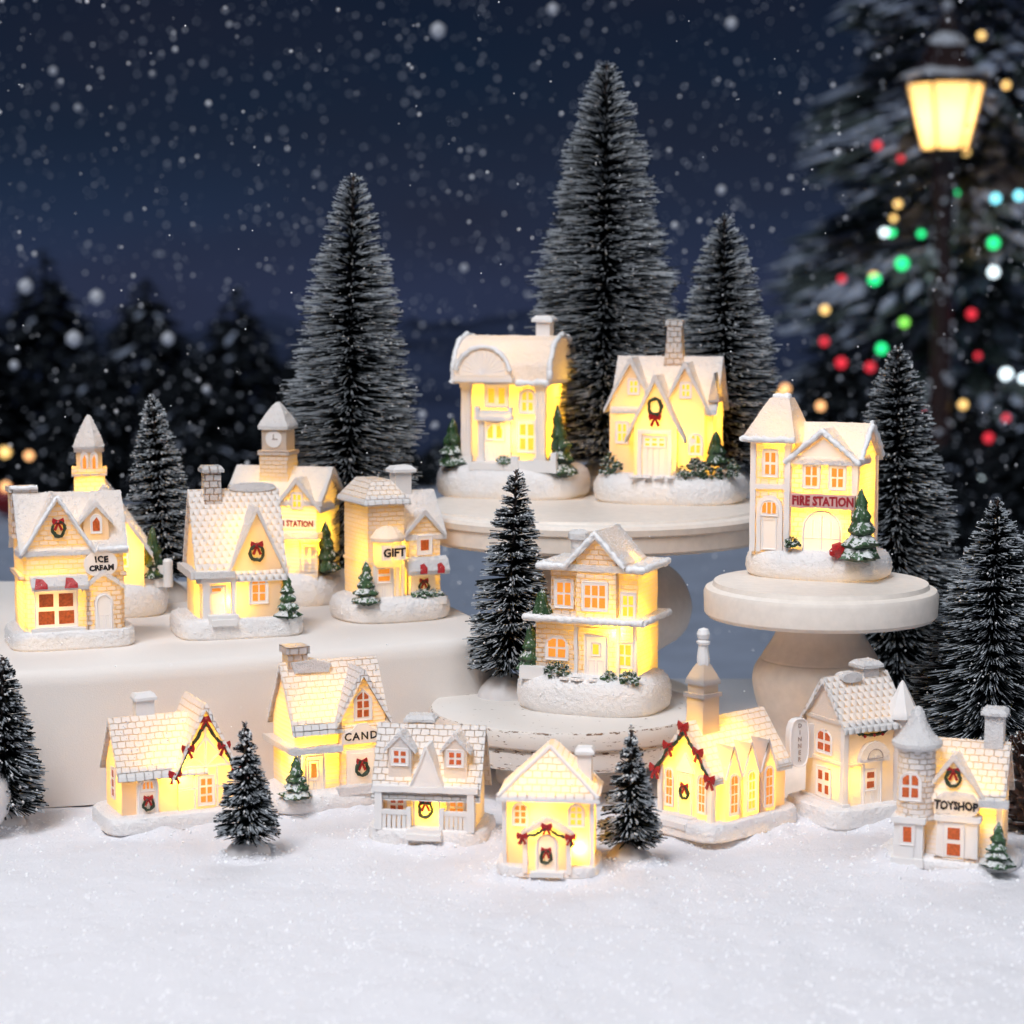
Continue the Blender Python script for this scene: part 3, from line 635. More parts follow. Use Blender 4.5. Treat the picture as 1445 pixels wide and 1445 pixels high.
def gift():
    h = House('gift_shop', 'brick shop signed GIFT with a green window box, right end of the white block', 550, 869, BLOCKZ, 25)
    h.part('base', SB, mound(166, 138, 34)); f = ('f', -47)
    h.part('wall', WB, box(-50, 4, -47, 46, 24, 168), gable(0, 60, -38, 40, 24, 122, 170, 'x'), gable(10, 58, -46, 0, 24, 122, 148, 'y'), box(-52, 5, -49, 48, 80, 84))
    h.part('tower_roof', RS, hip(-58, 12, -55, 54, 168, 196, -38, -10, -30, 30, 5)); h.part('roof', RN, roof(2, 62, -38, 40, 122, 170, 'x', 9, 7, 6)); h.part('gable_roof', RN, roof(10, 58, -46, 0, 122, 148, 'y', 5, 5, 4))
    h.part('chimney', TR, *cap_chimney(20, 6, 24, 22, 150, 212, 5))
    h.part('bay', WP, lathe([(19, 78), (21, 82), (21, 112), (19, 116)], 16, -22, -46)); h.part('bay_roof', RN, lathe([(24, 113), (25, 118), (17, 128), (5, 134)], 16, -22, -46))
    i = h.part('sign', TR, extr(o_rect(-19, 98, 34, 20), F(('f', -65)), -4, 1.6)); h.text(('f', -65), -19, 98, 'GIFT', 16, n=2, jit=.8, parent=i, bold=.5)
    d = h.door(f, -28, 30, 26, 50); h.win(f, -28, 66, 22, 22, 1, 2, 'rect', 'lit', 2.5, 3, t=3)
    h.each('pilaster', TR, box(-10, -6, -50, -44, 28, 80), box(-2, 2, -50, -44, 28, 80))
    h.win(('f', -46), 34, 104, 22, 26, 1, 1, 'rect', 'dim', 5); a = h.part('awning', RN, extr([(-46, 88), (-46, 76), (-60, 64), (-63, 70), (-56, 84)], lambda u, w, n: (n, u, w), 4, 66))
    for u in (26, 52): h.extra('awning_stripe', 'red', extr([(u-5, 66), (u+5, 66), (u+6, 74), (u+2, 80), (u-4, 78)], lambda u, w, n: (u, -63.6-n+max(0, w-70)*.5, w), -1, 1), a)
    h.part('window_frame', TR, extr(o_rect(32, 48, 36, 34), F(('f', -46)), -3, 1.4), extr(o_rect(32, 48, 28, 26), F(('f', -46)), -3, 2.2)); h.wreath(('f', -46), 32, 46, 8, 2)
    h.part('planter', TR, box(8, 60, -62, -46, 22, 32)); h.shrub(34, -55, 32, 50, 12, 'leaf_snowy', 12, 'hedge'); h.tree(-56, -54, 30, 58, 17, 5, 'leaf_snowy')
    h.led(3, -30, 96, .8, .35); h.led(10, -10, 55, .6); h.build()
def mansion():
    h = House('mansion', 'bright mansion with a half round pediment and fluted columns, left on the tall stand', 724, 698, UPZ, -18)
    h.part('base', SB, mound(214, 150, 46)); f = ('f', -48)
    h.part('wall', WP, box(-58, 60, -48, 58, 36, 172))
    pr = [(-58, 158), (-61, 164), (-60, 184), (-48, 204), (-30, 218), (0, 224), (30, 220), (54, 202), (68, 176), (70, 164), (66, 158)]
    h.part('roof', RN, extr(pr, lambda u, w, n: (n, u, w), -68, 72))
    c = [(-21+40*math.cos(PI*i/14), 168+42*math.sin(PI*i/14)) for i in range(15)]
    h.part('pediment_rim', RN, extr(c, F(('f', -60)), -40, 9)); 
    c2 = [(-21+33*math.cos(PI*i/14), 170+34*math.sin(PI*i/14)) for i in range(15)]; p = h.part('pediment', TR, extr(c2, F(('f', -60)), 0, 10.5))
    fan = [(-21+31*math.cos(PI*i/14), 171+32*math.sin(PI*i/14)) for i in range(1, 14)]
    g = Geo()
    for x, z in fan: g.join(tube([(-21, -70.4, 172), (x, -70.8, z)], .7, 4))
    h.extra('fan_rib', 'trim_solid', g, p); h.part('cornice', TR, box(-64, 22, -74, -48, 162, 169), box(-60, 62, -51, -46, 158, 163))
    h.snow_edge([(24, -61, 161), (71, -61, 161)], 4); h.snow_edge([(-68, -66, 160), (-66, -66, 164)], 3.5); h.snow_edge([(72, u, w+1) for u, w in pr[1:-1]], 4); h.snow_edge([(x, -70, z) for x, z in c[1:-1]], 3.4); h.snow_edge([(-68, u, w+1) for u, w in pr[1:-1]], 3.6)
    for x in (-52, 56): h.part('column', TR, box(x-7, x+7, -53, -46, 52, 158), box(x-9, x+9, -56, -46, 44, 58), box(x-8.5, x+8.5, -55, -46, 152, 160), *[box(x+a-1.2, x+a+1.2, -54.5, -50, 60, 150) for a in (-4.2, 0, 4.2)])
    h.win(f, -8, 142, 34, 32, 2, 1, 'rect', 'bright', 5, 6); h.win(f, 37, 135, 24, 34, 2, 2, 'arch', 'bright', 4, 2.4); h.win(f, 36, 86, 28, 44, 2, 2, 'rect', 'bright', 4, 3)
    h.part('balcony', TR, box(-38, 18, -59, -46, 108, 113), box(-35, 15, -57, -52, 112, 122), box(-37, -31, -59, -52, 112, 127), box(11, 17, -59, -52, 112, 127))
    for x in (-30, 10): h.part('porch_column', TR, box(x-4, x+4, -54, -46, 50, 110), box(x-5.5, x+5.5, -56, -46, 44, 56))
    h.door(f, -10, 46, 32, 60); h.win(f, -10, 92, 28, 24, 2, 1, 'arch', 'bright', 3, 4, t=3)
    h.part('step', TR, box(-42, 22, -70, -48, 40, 50)); h.part('garden_wall', TR, box(22, 78, -66, -60, 38, 54), box(18, 28, -68, -58, 38, 60), box(76, 84, -70, -58, 38, 66))
    h.part('chimney', TR, *cap_chimney(44, 8, 20, 20, 200, 252, 5))
    h.tree(-72, -50, 44, 66, 19, 4); h.tree(86, -46, 34, 96, 19, 5, lean=-.08); h.shrub(8, -66, 50, 20, 10, 'leaf_snowy')
    h.led(10, -18, 88, 1.9, .4); h.led(-28, 0, 150, .8); h.led(42, 20, 150, .8); h.build()
def gabled():
    h = House('gabled_house', 'house with many sharp gables and a plank door, right on the tall stand', 946, 706, UPZ, -15)
    h.part('base', SB, mound(214, 150, 42)); f = ('f', -40)
    h.part('wall', WP, gable(-70, 66, -38, 46, 34, 138, 196, 'x'), gable(-78, -20, -46, 0, 34, 140, 196, 'y'), gable(2, 56, -50, 0, 34, 138, 190, 'y'), gable(-40, 20, -64, 0, 34, 110, 172, 'y'))
    h.part('roof', RN, roof(-70, 66, -38, 46, 138, 196, 'x', 10, 7, 7)); h.part('left_gable_roof', RN, roof(-78, -20, -46, 0, 140, 196, 'y', 8, 6, 5)); h.part('right_gable_roof', RN, roof(2, 56, -50, 0, 138, 190, 'y', 8, 6, 5)); h.part('porch_roof', RN, roof(-40, 20, -64, -20, 110, 172, 'y', 12, 7, 6))
    h.part('dormer', WP, extr([(60, 142), (76, 142), (68, 182)], F(('f', -40)), -30, 6))
    h.part('chimney', WT, lathe([(20, 190), (16, 215), (14, 244), (17, 246), (17, 252), (13, 254)], 4, 4, 6, ph=.5))
    d = h.part('door_frame', TR, box(-34, 14, -69, -60, 98, 104), box(-34, -28, -68, -60, 36, 98), box(8, 14, -68, -60, 36, 98)); h.part('door', TR, box(-27, 7, -66, -60, 38, 96), *[box(x-2.4, x+2.4, -67.5, -60, 40, 80) for x in (-22, -14.5, -6.5, 2)])
    h.win(('f', -66), -10, 87, 32, 15, 3, 2, 'rect', 'bright', 2.5, 3)
    h.win(('f', -50), 30, 158, 16, 22, 2, 2, 'rect', 'bright', 3); h.win(('f', -50), 44, 84, 20, 30, 2, 2, 'arch', 'bright', 3); h.win(('f', -46), -60, 98, 18, 30, 2, 2, 'rect', 'bright', 3); h.win(('f', -46), -44, 162, 16, 22, 2, 2, 'rect', 'bright', 3)
    h.wreath(('f', -64), -10, 136, 11, .8, False); h.shrub(-76, -48, 40, 34, 32); h.shrub(35, -58, 36, 46, 22); h.shrub(62, -54, 38, 38, 26); h.shrub(44, -52, 50, 22, 18); h.shrub(90, -46, 38, 32, 30); h.tree(72, -48, 58, 44, 14, 3)
    h.path(-44, 16, -80, -66, 40, 14); h.led(12, -14, 84, 1.5, .4); h.led(-40, 0, 120, .6); h.led(45, 10, 110, .6); h.build()
def fire():
    h = House('fire_station', 'bright station with red FIRE STATION lettering and arched double doors on the small stand', 1154, 811, FIREZ, -25, 'miniature house')
    h.part('base', SB, mound(204, 136, 40)); f = ('f', -45)
    h.part('wall', WB, gable(-30, 68, -45, 50, 32, 168, 208, 'x'), gable(-26, 66, -49, 0, 32, 166, 202, 'y'))
    h.part('tower', WT, box(-80, -26, -54, 6, 32, 194)); h.each('tower_corner', TR, box(-83, -75, -57, -49, 36, 192), box(-33, -25, -57, -49, 36, 192)); h.part('tower_band', TR, box(-75, -33, -57, -50, 124, 131))
    h.part('tower_roof', RN, hip(-92, -16, -66, 18, 196, 250, -62, -34, -36, -12, 7)); h.part('roof', RN, roof(-30, 68, -45, 50, 168, 208, 'x', 9, 8, 7)); h.part('gable_roof', RN, roof(-26, 66, -49, 0, 166, 202, 'y', 7, 8, 5))
    h.snow_edge([(-34, -56, 162), (20, -56, 207), (74, -56, 162)], 3.6); h.snow_edge([(75, -54, 168), (75, 2, 216), (75, 56, 168)], 3.8); h.snow_edge([(-92, -66, 194), (-16, -66, 194)], 4); h.snow_edge([(-92, 16, 194), (-92, -66, 194)], 4); h.snow_edge([(-60, -24, 250), (-36, -24, 250)], 6)
    h.part('pediment', TR, extr([(-18, 170), (58, 170), (20, 196)], F(('f', -49)), -2, 1.6)); h.each('corner_trim', TR, box(62, 70, -52, -44, 36, 168), box(66, 71, 44, 52, 36, 168))
    h.win(('f', -49), 4, 144, 24, 34, 2, 2, 'rect', 'lit', 4, 2.4); h.win(('f', -49), 41, 143, 24, 34, 2, 2, 'rect', 'lit', 4, 2.4); h.win(('f', -54), -54, 160, 22, 38, 2, 2, 'rect', 'lit', 3.5, 2.6)
    i = h.part('sign', 'sign_pink', extr(o_rect(22, 110, 92, 19), F(('f', -49)), -6, 9)); h.text(('f', -49), 23, 110, 'FIRE STATION', 14, 'red_paint', 9.3, .8, .5, i, sy=1.25)
    dd = h.door(('f', -49), 20, 34, 52, 62, 'arch', False); fq = F(('f', -49)); h.extra('door_bar', 'trim_solid', tube([fq(20, 36+q*6, 2.4) for q in range(10)], 1.3, 5), dd); h.extra('door_rail', 'trim_solid', tube([fq(-4+q*6, 58, 2.2) for q in range(9)], .8, 5), dd)
    for x in (7, 33): h.extra('door_rail', 'trim_solid', tube([fq(x, 58+q*5, 2.2) for q in range(6)], .7, 5), dd)
    h.door(('f', -54), -54, 40, 20, 50, 'rect', False); h.part('door_arch', TR, extr(o_arch(-54, 98, 38, 34), F(('f', -54)), -3, 3), extr(o_rect(-70, 66, 6, 60), F(('f', -54)), -3, 3), extr(o_rect(-38, 66, 6, 60), F(('f', -54)), -3, 3)); h.win(('f', -54), -54, 98, 26, 22, 3, 1, 'arch', 'lit', 3, 2, t=4)
    h.shrub(-18, -62, 46, 22, 14); h.tree(78, -60, 34, 96, 24, 5, 'leaf_snowy'); g = ico((50, -66, 46), 11, 2, .2).join(ico((42, -68, 42), 8, 1, .2)).join(ico((57, -67, 52), 6, 1, .2)); h.extra('gift_sack', 'red', g)
    h.led(24, -18, 78, 2.0, .4); h.led(40, 20, 140, .9); h.led(-40, -20, 190, .5); h.build()
def brick2():
    h = House('brick_villa', 'two storey brick villa with wide snowy ledges, on the low shabby riser', 838, 996, LOWZ, -22)
    h.part('base', SB, mound(214, 156, 54)); f = ('f', -46)
    h.part('wall', WB, box(-70, 78, -46, 50, 40, 130), box(-50, 78, -40, 46, 120, 204), gable(-8, 50, -52, 20, 120, 216, 246, 'y'))
    h.part('ledge', RN, box(-84, 92, -60, 60, 126, 135), box(-66, 90, -54, 56, 198, 208)); h.part('roof', RN, roof(-8, 50, -52, 30, 216, 246, 'y', 14, 9, 8))
    h.snow_edge([(-84, -60, 131), (92, -60, 131)], 4.6); h.snow_edge([(92, -60, 131), (92, 60, 131)], 4.4); h.snow_edge([(-66, -54, 204), (-22, -54, 204)], 4.6); h.snow_edge([(66, -54, 204), (90, -54, 204), (90, 56, 204)], 4.6); h.snow_edge([(-22, -58, 206), (21, -58, 252), (64, -58, 206)], 3.8)
    h.part('chimney', RN, lathe([(11, 200), (11, 234), (15, 236), (15, 244), (10, 248)], 12, -26, 6))
    h.each('corner_post', TR, box(73, 79, -48, -42, 50, 126), box(-12, -7, -50, -44, 50, 126), box(50, 55, -50, -44, 50, 126))
    h.win(('f', -40), -30, 164, 28, 40, 2, 2, 'rect', 'lit', 4, 2.2); h.win(('f', -52), 20, 164, 38, 40, 3, 2, 'rect', 'lit', 4, 2.2); h.win(('f', -40), 64, 152, 22, 36, 2, 2, 'rect', 'bright', 3.5)
    h.win(f, -38, 88, 34, 34, 2, 2, 'arch', 'lit', 4, 2.4); h.win(f, 62, 84, 24, 36, 2, 2, 'rect', 'bright', 3.5)
    h.door(f, 20, 46, 30, 62); h.win(f, 20, 90, 14, 18, 1, 1, 'rect', 'bright', 2, t=3); h.part('step', TR, box(0, 40, -60, -46, 44, 54)); h.part('low_wall', TR, box(-88, -52, -64, -50, 44, 62))
    h.tree(-80, -40, 52, 68, 17, 4, 'leaf_snowy'); h.shrub(-34, -58, 50, 46, 22); h.shrub(44, -60, 48, 24, 16, 'leaf_snowy'); h.shrub(72, -58, 48, 28, 18, 'leaf_snowy'); h.tree(-62, -44, 134, 34, 14, 2)
    h.path(-20, 34, -74, -62, 51, 16); h.led(50, -26, 116, 1.5, .3); h.led(50, -10, 70, .5); h.led(55, 0, 210, .5); h.build()
def tudor():
    h = House('timbered_cottage', 'glowing timbered cottage with red bows on a gable garland, front left on the snow', 235, 1158, 0, 25)
    h.part('base', SB, mound(196, 132, 24, True)); f = ('f', -45)
    h.part('wall', WP, gable(-74, 40, -42, 42, 14, 86, 148, 'x'), gable(4, 84, -48, 40, 14, 84, 166, 'y'))
    h.part('roof', RS, roof(-74, 40, -42, 42, 86, 148, 'x', 9, 6, 7)); h.part('gable_roof', RS, roof(4, 84, -48, 40, 84, 166, 'y', 9, 7, 6))
    h.part('chimney', TR, *cap_chimney(-28, 8, 26, 20, 130, 184, 3)); g = ('f', -48)
    tb = [extr(o_rect(44, 84, 80, 3), F(g), -2, 1.5), extr(o_rect(44, 54, 80, 2.4), F(g), -2, 1.3), extr(o_rect(44, 115, 2.6, 64), F(g), -2, 1.4), extr(o_rect(28, 48, 2.6, 68), F(g), -2, 1.4), extr(o_rect(60, 48, 2.6, 68), F(g), -2, 1.4), extr([(10, 84), (13, 84), (43, 122), (42, 126)], F(g), -2, 1.3), extr([(78, 84), (75, 84), (45, 122), (46, 126)], F(g), -2, 1.3), extr([(43, 84), (45, 84), (20, 106), (18, 104)], F(g), -2, 1.2), extr([(43, 84), (45, 84), (70, 104), (68, 106)], F(g), -2, 1.2)]
    h.part('timber', TR, *tb); h.win(g, 44, 50, 24, 42, 2, 3, 'rect', 'lit', 4, 2.4); h.door(('f', -42), -38, 20, 26, 56, 'arch'); h.win(('f', -42), -38, 64, 20, 16, 3, 1, 'arch', 'lit', 3, 2, t=2.6); h.wreath(('f', -42), -38, 38, 8.5, 2.4)
    h.win(('l', -74), 0, 62, 16, 44, 1, 3, 'rect', 'dim', 3.5, 2.6); h.garland(g, [(-2, 70), (14, 104), (44, 146), (72, 108), (90, 72)], [(-1, 78), (18, 112), (44, 152), (70, 112), (90, 76)], 8.5, 2, 2.4)
    h.led(6, -26, 74, 1.2, .35); h.led(40, 5, 90, .8); h.build()
def candy():
    h = House('candy_shop', 'glowing sided shop signed CANDY with a tall stone chimney, partly behind the dormer house', 452, 1132, 0, 25)
    h.part('base', SB, mound(168, 136, 30)); f = ('f', -46)
    h.part('wall', WS, gable(-52, 80, -44, 48, 20, 124, 196, 'x'), gable(12, 78, -52, 0, 20, 130, 188, 'y'))
    h.part('roof', RS, roof(-52, 80, -44, 48, 124, 196, 'x', 10, 7, 6)); h.part('gable_roof', RS, roof(12, 78, -52, 0, 130, 188, 'y', 8, 8, 6)); h.part('ridge_snow', RN, extr([(-40, 188), (10, 188), (14, 200), (-12, 207), (-44, 204)], lambda u, w, n: (u, n, w), -12, 10))
    h.part('chimney', WT, box(-48, -20, -8, 18, 150, 224), box(-51, -17, -11, 21, 216, 226)); h.part('porch_roof', RN, box(-64, 12, -62, -44, 84, 92), box(-66, -52, -60, 54, 86, 94))
    h.door(('f', -44), -24, 24, 26, 54); h.win(('f', -44), -26, 58, 15, 28, 1, 1, 'rect', 'lit', 3, t=3); h.part('post', TR, box(-52, -48, -58, -52, 24, 86))
    g = ('f', -52); h.win(g, 45, 146, 26, 44, 2, 3, 'goth', 'dim', 4.5, 2.4)
    i = h.part('sign', TR, extr([(14, 92), (76, 92), (76, 106), (58, 112), (50, 120), (36, 120), (28, 112), (14, 106)], F(g), -3, 4)); h.text(g, 46, 102, 'CANDY', 15, n=4.4, jit=.5, parent=i, spacing=1.25, bold=.3)
    h.part('window_frame', TR, extr(o_rect(42, 58, 44, 50), F(g), -3, 1.4), extr(o_rect(42, 58, 34, 40), F(g), -3, 2.2)); h.wreath(g, 42, 56, 10, 2.2)
    h.part('step', RN, box(4, 72, -66, -52, 22, 34)); h.tree(-56, -58, 26, 58, 19, 5, 'leaf_snowy'); h.led(-34, -22, 76, 1.3, .35); h.led(0, 0, 130, .5); h.led(40, -20, 70, .25); h.build()
def dormers():
    h = House('dormer_cottage', 'white cottage with two dormers, porch rails and a bright arched door', 610, 1180, 0, -8)
    h.part('base', SB, mound(172, 122, 24, True)); f = ('f', -42)
    h.part('wall', 'wall_siding_glow_cut', gable(-68, 68, -42, 42, 16, 82, 154, 'x')); h.part('roof', RS, roof(-68, 68, -42, 42, 82, 154, 'x', 11, 7, 9))
    for x, n_ in ((-38, 1), (40, 2)):
        i = h.part('dormer', 'wall_plain_glow_cut', gable(x-16, x+16, -40, 10, 92, 134, 152, 'y')); h.part('dormer_roof', RN, roof(x-16, x+16, -38, 10, 134, 152, 'y', 6, 5, 4), parent=i); h.win(('f', -40), x, 122, 24, 24, 2, 2, 'rect', 'dim', 3.5, 2.8)
    h.part('porch_gable', TR, gable(-20, 24, -56, -30, 78, 84, 136, 'y')); h.part('porch_gable_roof', TR, roof(-20, 24, -56, -20, 84, 138, 'y', 4, 3, 2)); h.part('porch_beam', TR, box(-74, 74, -58, -42, 76, 84))
    for x in (-66, 64): h.part('porch_post', TR, box(x-5, x+5, -57, -47, 22, 78))
    for a, b in ((-62, -26), (26, 60)): h.part('railing', TR, box(a, b, -56, -51, 44, 50), *[box(x-2.6, x+2.6, -55, -52, 22, 46) for x in np.linspace(a+4, b-4, 5)])
    h.each('railing_post', TR, box(-26, -20, -58, -50, 20, 54), box(20, 26, -58, -50, 20, 54)); h.win(f, -42, 62, 26, 44, 2, 3, 'rect', 'dim', 4, 2.8); h.win(f, 42, 60, 26, 44, 2, 3, 'rect', 'lit', 4, 2.8)
    h.door(f, 0, 22, 36, 64, 'arch', False, mat='wall_plain'); h.win(f, 0, 74, 16, 12, 2, 1, 'rect', 'lit', 2, t=3); h.wreath(f, -1, 50, 11, 2.4); h.part('step', TR, box(-24, 24, -66, -42, 14, 26), box(-24, 24, -72, -60, 12, 20)); h.part('chimney', RN, *cap_chimney(-18, 14, 34, 22, 130, 172, 5))
    h.led(8, -29, 46, .33, .3); h.led(20, 0, 60, .25); h.build()
def small_front():
    h = House('porch_cottage', 'bright cottage with a shingled hip roof and garlanded porch, nearest on the snow', 776, 1224, 0, -6)
    h.part('base', SB, mound(146, 116, 16, True)); f = ('f', -40)
    h.part('wall', WP, box(-60, 62, -40, 48, 8, 112)); h.part('roof', RS, hip(-70, 72, -50, 58, 112, 176, -2, 4, -12, 40, 5)); h.part('roof_trim', TR, box(-71, 73, -52, -46, 106, 111), tube([(-69, -49, 113), (1, -12, 177)], 3.2, 6), tube([(71, -49, 113), (1, -12, 177)], 3.2, 6))
    h.part('chimney', TR, *cap_chimney(48, 12, 20, 20, 110, 172, 4)); h.win(f, -38, 86, 22, 32, 2, 3, 'arch', 'lit', 3.5, 2.4); h.win(f, 40, 86, 22, 32, 2, 3, 'arch', 'bright', 3.5, 2.4)
    h.each('corner_trim', TR, box(-63, -57, -43, -37, 10, 108), box(59, 65, -43, -37, 10, 108)); h.part('porch', WP, gable(-30, 32, -58, -20, 6, 62, 80, 'y')); h.part('porch_roof', RN, roof(-30, 32, -58, -24, 62, 80, 'y', 6, 5, 4)); h.each('porch_corner', TR, box(-33, -26, -61, -54, 8, 58), box(28, 35, -61, -54, 8, 58))
    g = ('f', -58); h.door(g, 1, 12, 26, 50, 'arch', False); h.wreath(g, 0, 32, 9, 2.2); h.part('step', TR, box(-22, 24, -68, -58, 4, 11)); h.garland(('f', -62), [(-36, 50), (-32, 60), (1, 74), (34, 60), (36, 48)], [(-33, 62), (1, 76), (34, 62)], 7, 2.4, 1.9)
    h.led(44, -26, 40, 1.1, .3); h.led(-10, -8, 84, 1.0, .3); h.build()
def church():
    h = House('church', 'glowing church with a ball topped steeple, pointed side gables and red bows on its garland', 1020, 1164, 0, -48)
    h.part('base', SB, mound(142, 200, 26, True)); f = ('f', -76)
    h.part('wall', WP, gable(-48, 48, -76, 76, 16, 90, 152, 'y'), *[gable(20, 59, y-16, y+16, 16, 86, 128, 'x') for y in (-44, -8, 28)]); h.part('roof', RS, roof(-48, 48, -76, 76, 90, 152, 'y', 9, 7, 6), hip(-10, 10, -60, -30, 150, 170, -6, 6, -55, -35))
    h.part('steeple', WP, box(-16, 16, -60, -28, 130, 192), box(-19, 19, -63, -25, 190, 196), box(-15, 15, -59, -29, 194, 208), hip(-18, 18, -62, -26, 212, 236, -7, 7, -51, -37, 4)); h.part('spire', TR, lathe([(8, 232), (9, 240), (8, 250), (6.5, 262), (9, 264), (9.5, 267), (6, 270)], 10, 0, -44), lathe([(3, 268), (8, 272), (9.5, 278), (7, 284), (2, 286)], 12, 0, -44))
    h.each('corner_trim', TR, box(43, 51, -80, -71, 18, 92), box(-51, -43, -80, -71, 18, 92))
    for y in (-44, -8, 28): h.extra('gable_trim', 'trim_solid', tube([(60, y-17, 84), (60, y-9, 105), (60, y, 129), (60, y+9, 105), (60, y+17, 84)], 1.5, 5))
    for y in (-44, -8, 28): h.win(('r', 59), y, 62, 18, 58, 2, 4, 'arch', 'bright' if y == -8 else 'lit', 3, 1.4)
    for x in (-31, 31): h.win(f, x, 62, 16, 54, 2, 4, 'arch', 'lit', 3, 1.4)
    h.part('door_hood', TR, extr([(-17, 88), (17, 88), (0, 116)], F(f), -3, 4)); h.door(f, 0, 26, 24, 60, 'rect', False, mat='wall_plain'); h.wreath(f, 0, 60, 9, 2.2)
    h.part('step', TR, box(-22, 20, -92, -76, 16, 28), box(-24, 22, -102, -88, 14, 22)); h.garland(f, [(-56, 84), (-30, 116), (0, 146), (28, 118), (52, 84)], [(-54, 86), (-28, 122), (0, 154), (28, 122), (50, 88)], 9, 6, 2.6)
    h.led(24, -6, 66, 1.3, .3); h.led(-4, -40, 80, .8); h.led(10, 0, 125, .35); h.build()
def diner():
    h = House('diner', 'dimly lit diner with an oval DINNER side sign and garland over its arched door', 1195, 1152, 0, 28)
    h.part('base', SB, mound(142, 134, 28, True)); f = ('f', -44)
    h.part('wall', 'wall_plain_glow_cut', gable(-40, 60, -44, 44, 18, 142, 196, 'x'), box(-42, 0, -46, 46, 84, 89), box(-42, 0, -46, 46, 141, 146)); h.part('roof', RC, roof(-40, 60, -44, 44, 142, 196, 'x', 9, 7, 6))
    h.part('ridge_snow', RN, extr(o_oval(-4, 201, 34, 14), lambda u, w, n: (u, n, w), -14, 6)); h.part('chimney', RN, *cap_chimney(34, 6, 26, 24, 170, 220, 5)); h.part('corner_trim', TR, box(-43, -35, -48, -40, 20, 140))
    h.part('turret', 'wall_plain_glow_cut', lathe([(18, 16), (18, 142)], 8, 62, -40, ph=.5), lathe([(20, 138), (20, 146)], 8, 62, -40, ph=.5)); h.part('turret_roof', TR, lathe([(25, 144), (25, 148), (14, 172), (4, 192), (1, 196)], 8, 62, -40, ph=.5))
    h.door(f, 8, 22, 30, 66); h.part('door_hood', RN, extr([(8+26*math.cos(PI*i/10), 88+28*math.sin(PI*i/10)) for i in range(11)], F(f), -3, 8)); h.extra('fanlight', 'groove', tube([(8+13*math.cos(PI*i/10), -52.4, 93+13*math.sin(PI*i/10)) for i in range(11)]+[(-5, -52.4, 93), (8, -52.4, 93), (21, -52.4, 93)], .7, 4))
    h.win(f, 4, 62, 20, 30, 1, 2, 'rect', 'dim', 3.5, 4, t=3); h.win(('l', -40), 0, 112, 36, 34, 2, 2, 'arch', 'dim', 4, 4); h.win(('l', -40), 0, 54, 34, 42, 2, 2, 'rect', 'dim', 5, 6); h.garland(f, [(-22, 132), (8, 126), (36, 132)], [], 4, 2, 2.2)
    for x in (-8, 8, 22): h.extra('berry', 'red', ico((x, -48.5, 125), 2.6, 1, .2))
    h.part('step', TR, box(-46, -34, -52, 50, 20, 32), box(-12, 28, -56, -44, 18, 26)); o = [(p[0], p[1]) for p in o_oval(-66, 108, 34, 68, 22, 3.4)]
    i = h.part('sign', TR, extr(o, lambda u, w, n: (u, 28-n, w), -6, 4), box(-54, -38, 26, 32, 84, 132)); rim = tube([(u+ (0 if abs(u+66) < 1 else (-1.5 if u > -66 else 1.5)), 23.6, w) for u, w in o], 1.2, 5, 0, True); h.extra('sign_rim', 'trim_solid', rim, i)
    for j, c_ in enumerate('DINNER'): h.text(('f', 24), -66, 132-j*9.6, c_, 8.5, 'groove', .3, 0, .2, i)
    h.led(-22, -22, 66, .36, .35); h.led(20, 0, 80, .22); h.build()
def toyshop():
    h = House('toyshop', 'toy shop with a round brick corner turret and black TOYSHOP lettering, far right front', 1342, 1214, 0, -20)
    h.part('base', SB, mound(196, 138, 20)); f = ('f', -44)
    h.part('wall', 'wall_siding_glow_cut', gable(-50, 72, -44, 46, 10, 108, 168, 'x'), gable(-28, 44, -50, 0, 10, 110, 156, 'y')); h.part('roof', RS, roof(-50, 72, -44, 46, 108, 168, 'x', 10, 7, 7)); h.part('gable_roof', RN, roof(-28, 44, -50, 0, 110, 156, 'y', 7, 6, 5)); h.part('eave_snow', RN, box(44, 84, -60, -48, 94, 104))
    h.part('turret', 'wall_brick_glow_cut', lathe([(30, 70), (27, 78), (26, 160), (29, 172)], 20, -44, -42)); h.part('turret_roof', RN, lathe([(31, 168), (35, 172), (35, 177), (24, 186), (14, 202), (9, 218), (6, 224), (2, 226)], 20, -44, -42)); h.part('turret_base', TR, box(-70, -30, -68, -30, 8, 70), box(-74, -26, -72, -28, 66, 74), box(-74, -28, -72, -28, 4, 16))
    h.win(('f', -68), -51, 50, 20, 30, 1, 1, 'rect', 'dim', 4); h.part('door', TR, extr(o_rect(-51, 24, 18, 18), F(('f', -68)), -2, 2)); h.win(('f', -67), -48, 118, 30, 40, 2, 2, 'arch', 'dim', 4, 3, t=2)
    h.part('chimney', RN, *cap_chimney(56, 4, 26, 24, 130, 222, 5)); i = h.part('sign', RN, extr(o_oval(14, 94, 60, 34), F(('f', -52)), -3, 11)); h.text(('f', -52), 14, 94, 'TOYSHOP', 13, n=11.4, jit=1.4, bold=.6, parent=i, sy=1.2)
    h.part('bay', TR, box(-12, 44, -62, -40, 14, 74), box(-16, 48, -66, -40, 72, 80)); h.part('bay_stone', WT, box(-14, 46, -64, -42, 10, 22)); h.win(('f', -62), 12, 44, 28, 50, 1, 2, 'rect', 'dim', 4.5, 4); h.wreath(('f', -50), 8, 130, 11); h.tree(72, -60, 14, 62, 19, 5, 'leaf_snowy'); h.part('corner_trim', TR, box(67, 75, -48, -40, 12, 104))
    h.led(52, -22, 84, .42, .35); h.led(0, 0, 120, .25); h.build()
for fn in (ice_cream, chapel, cottage, train, gift, mansion, gabled, fire, brick2, tudor, candy, dormers, small_front, church, diner, toyshop): fn()

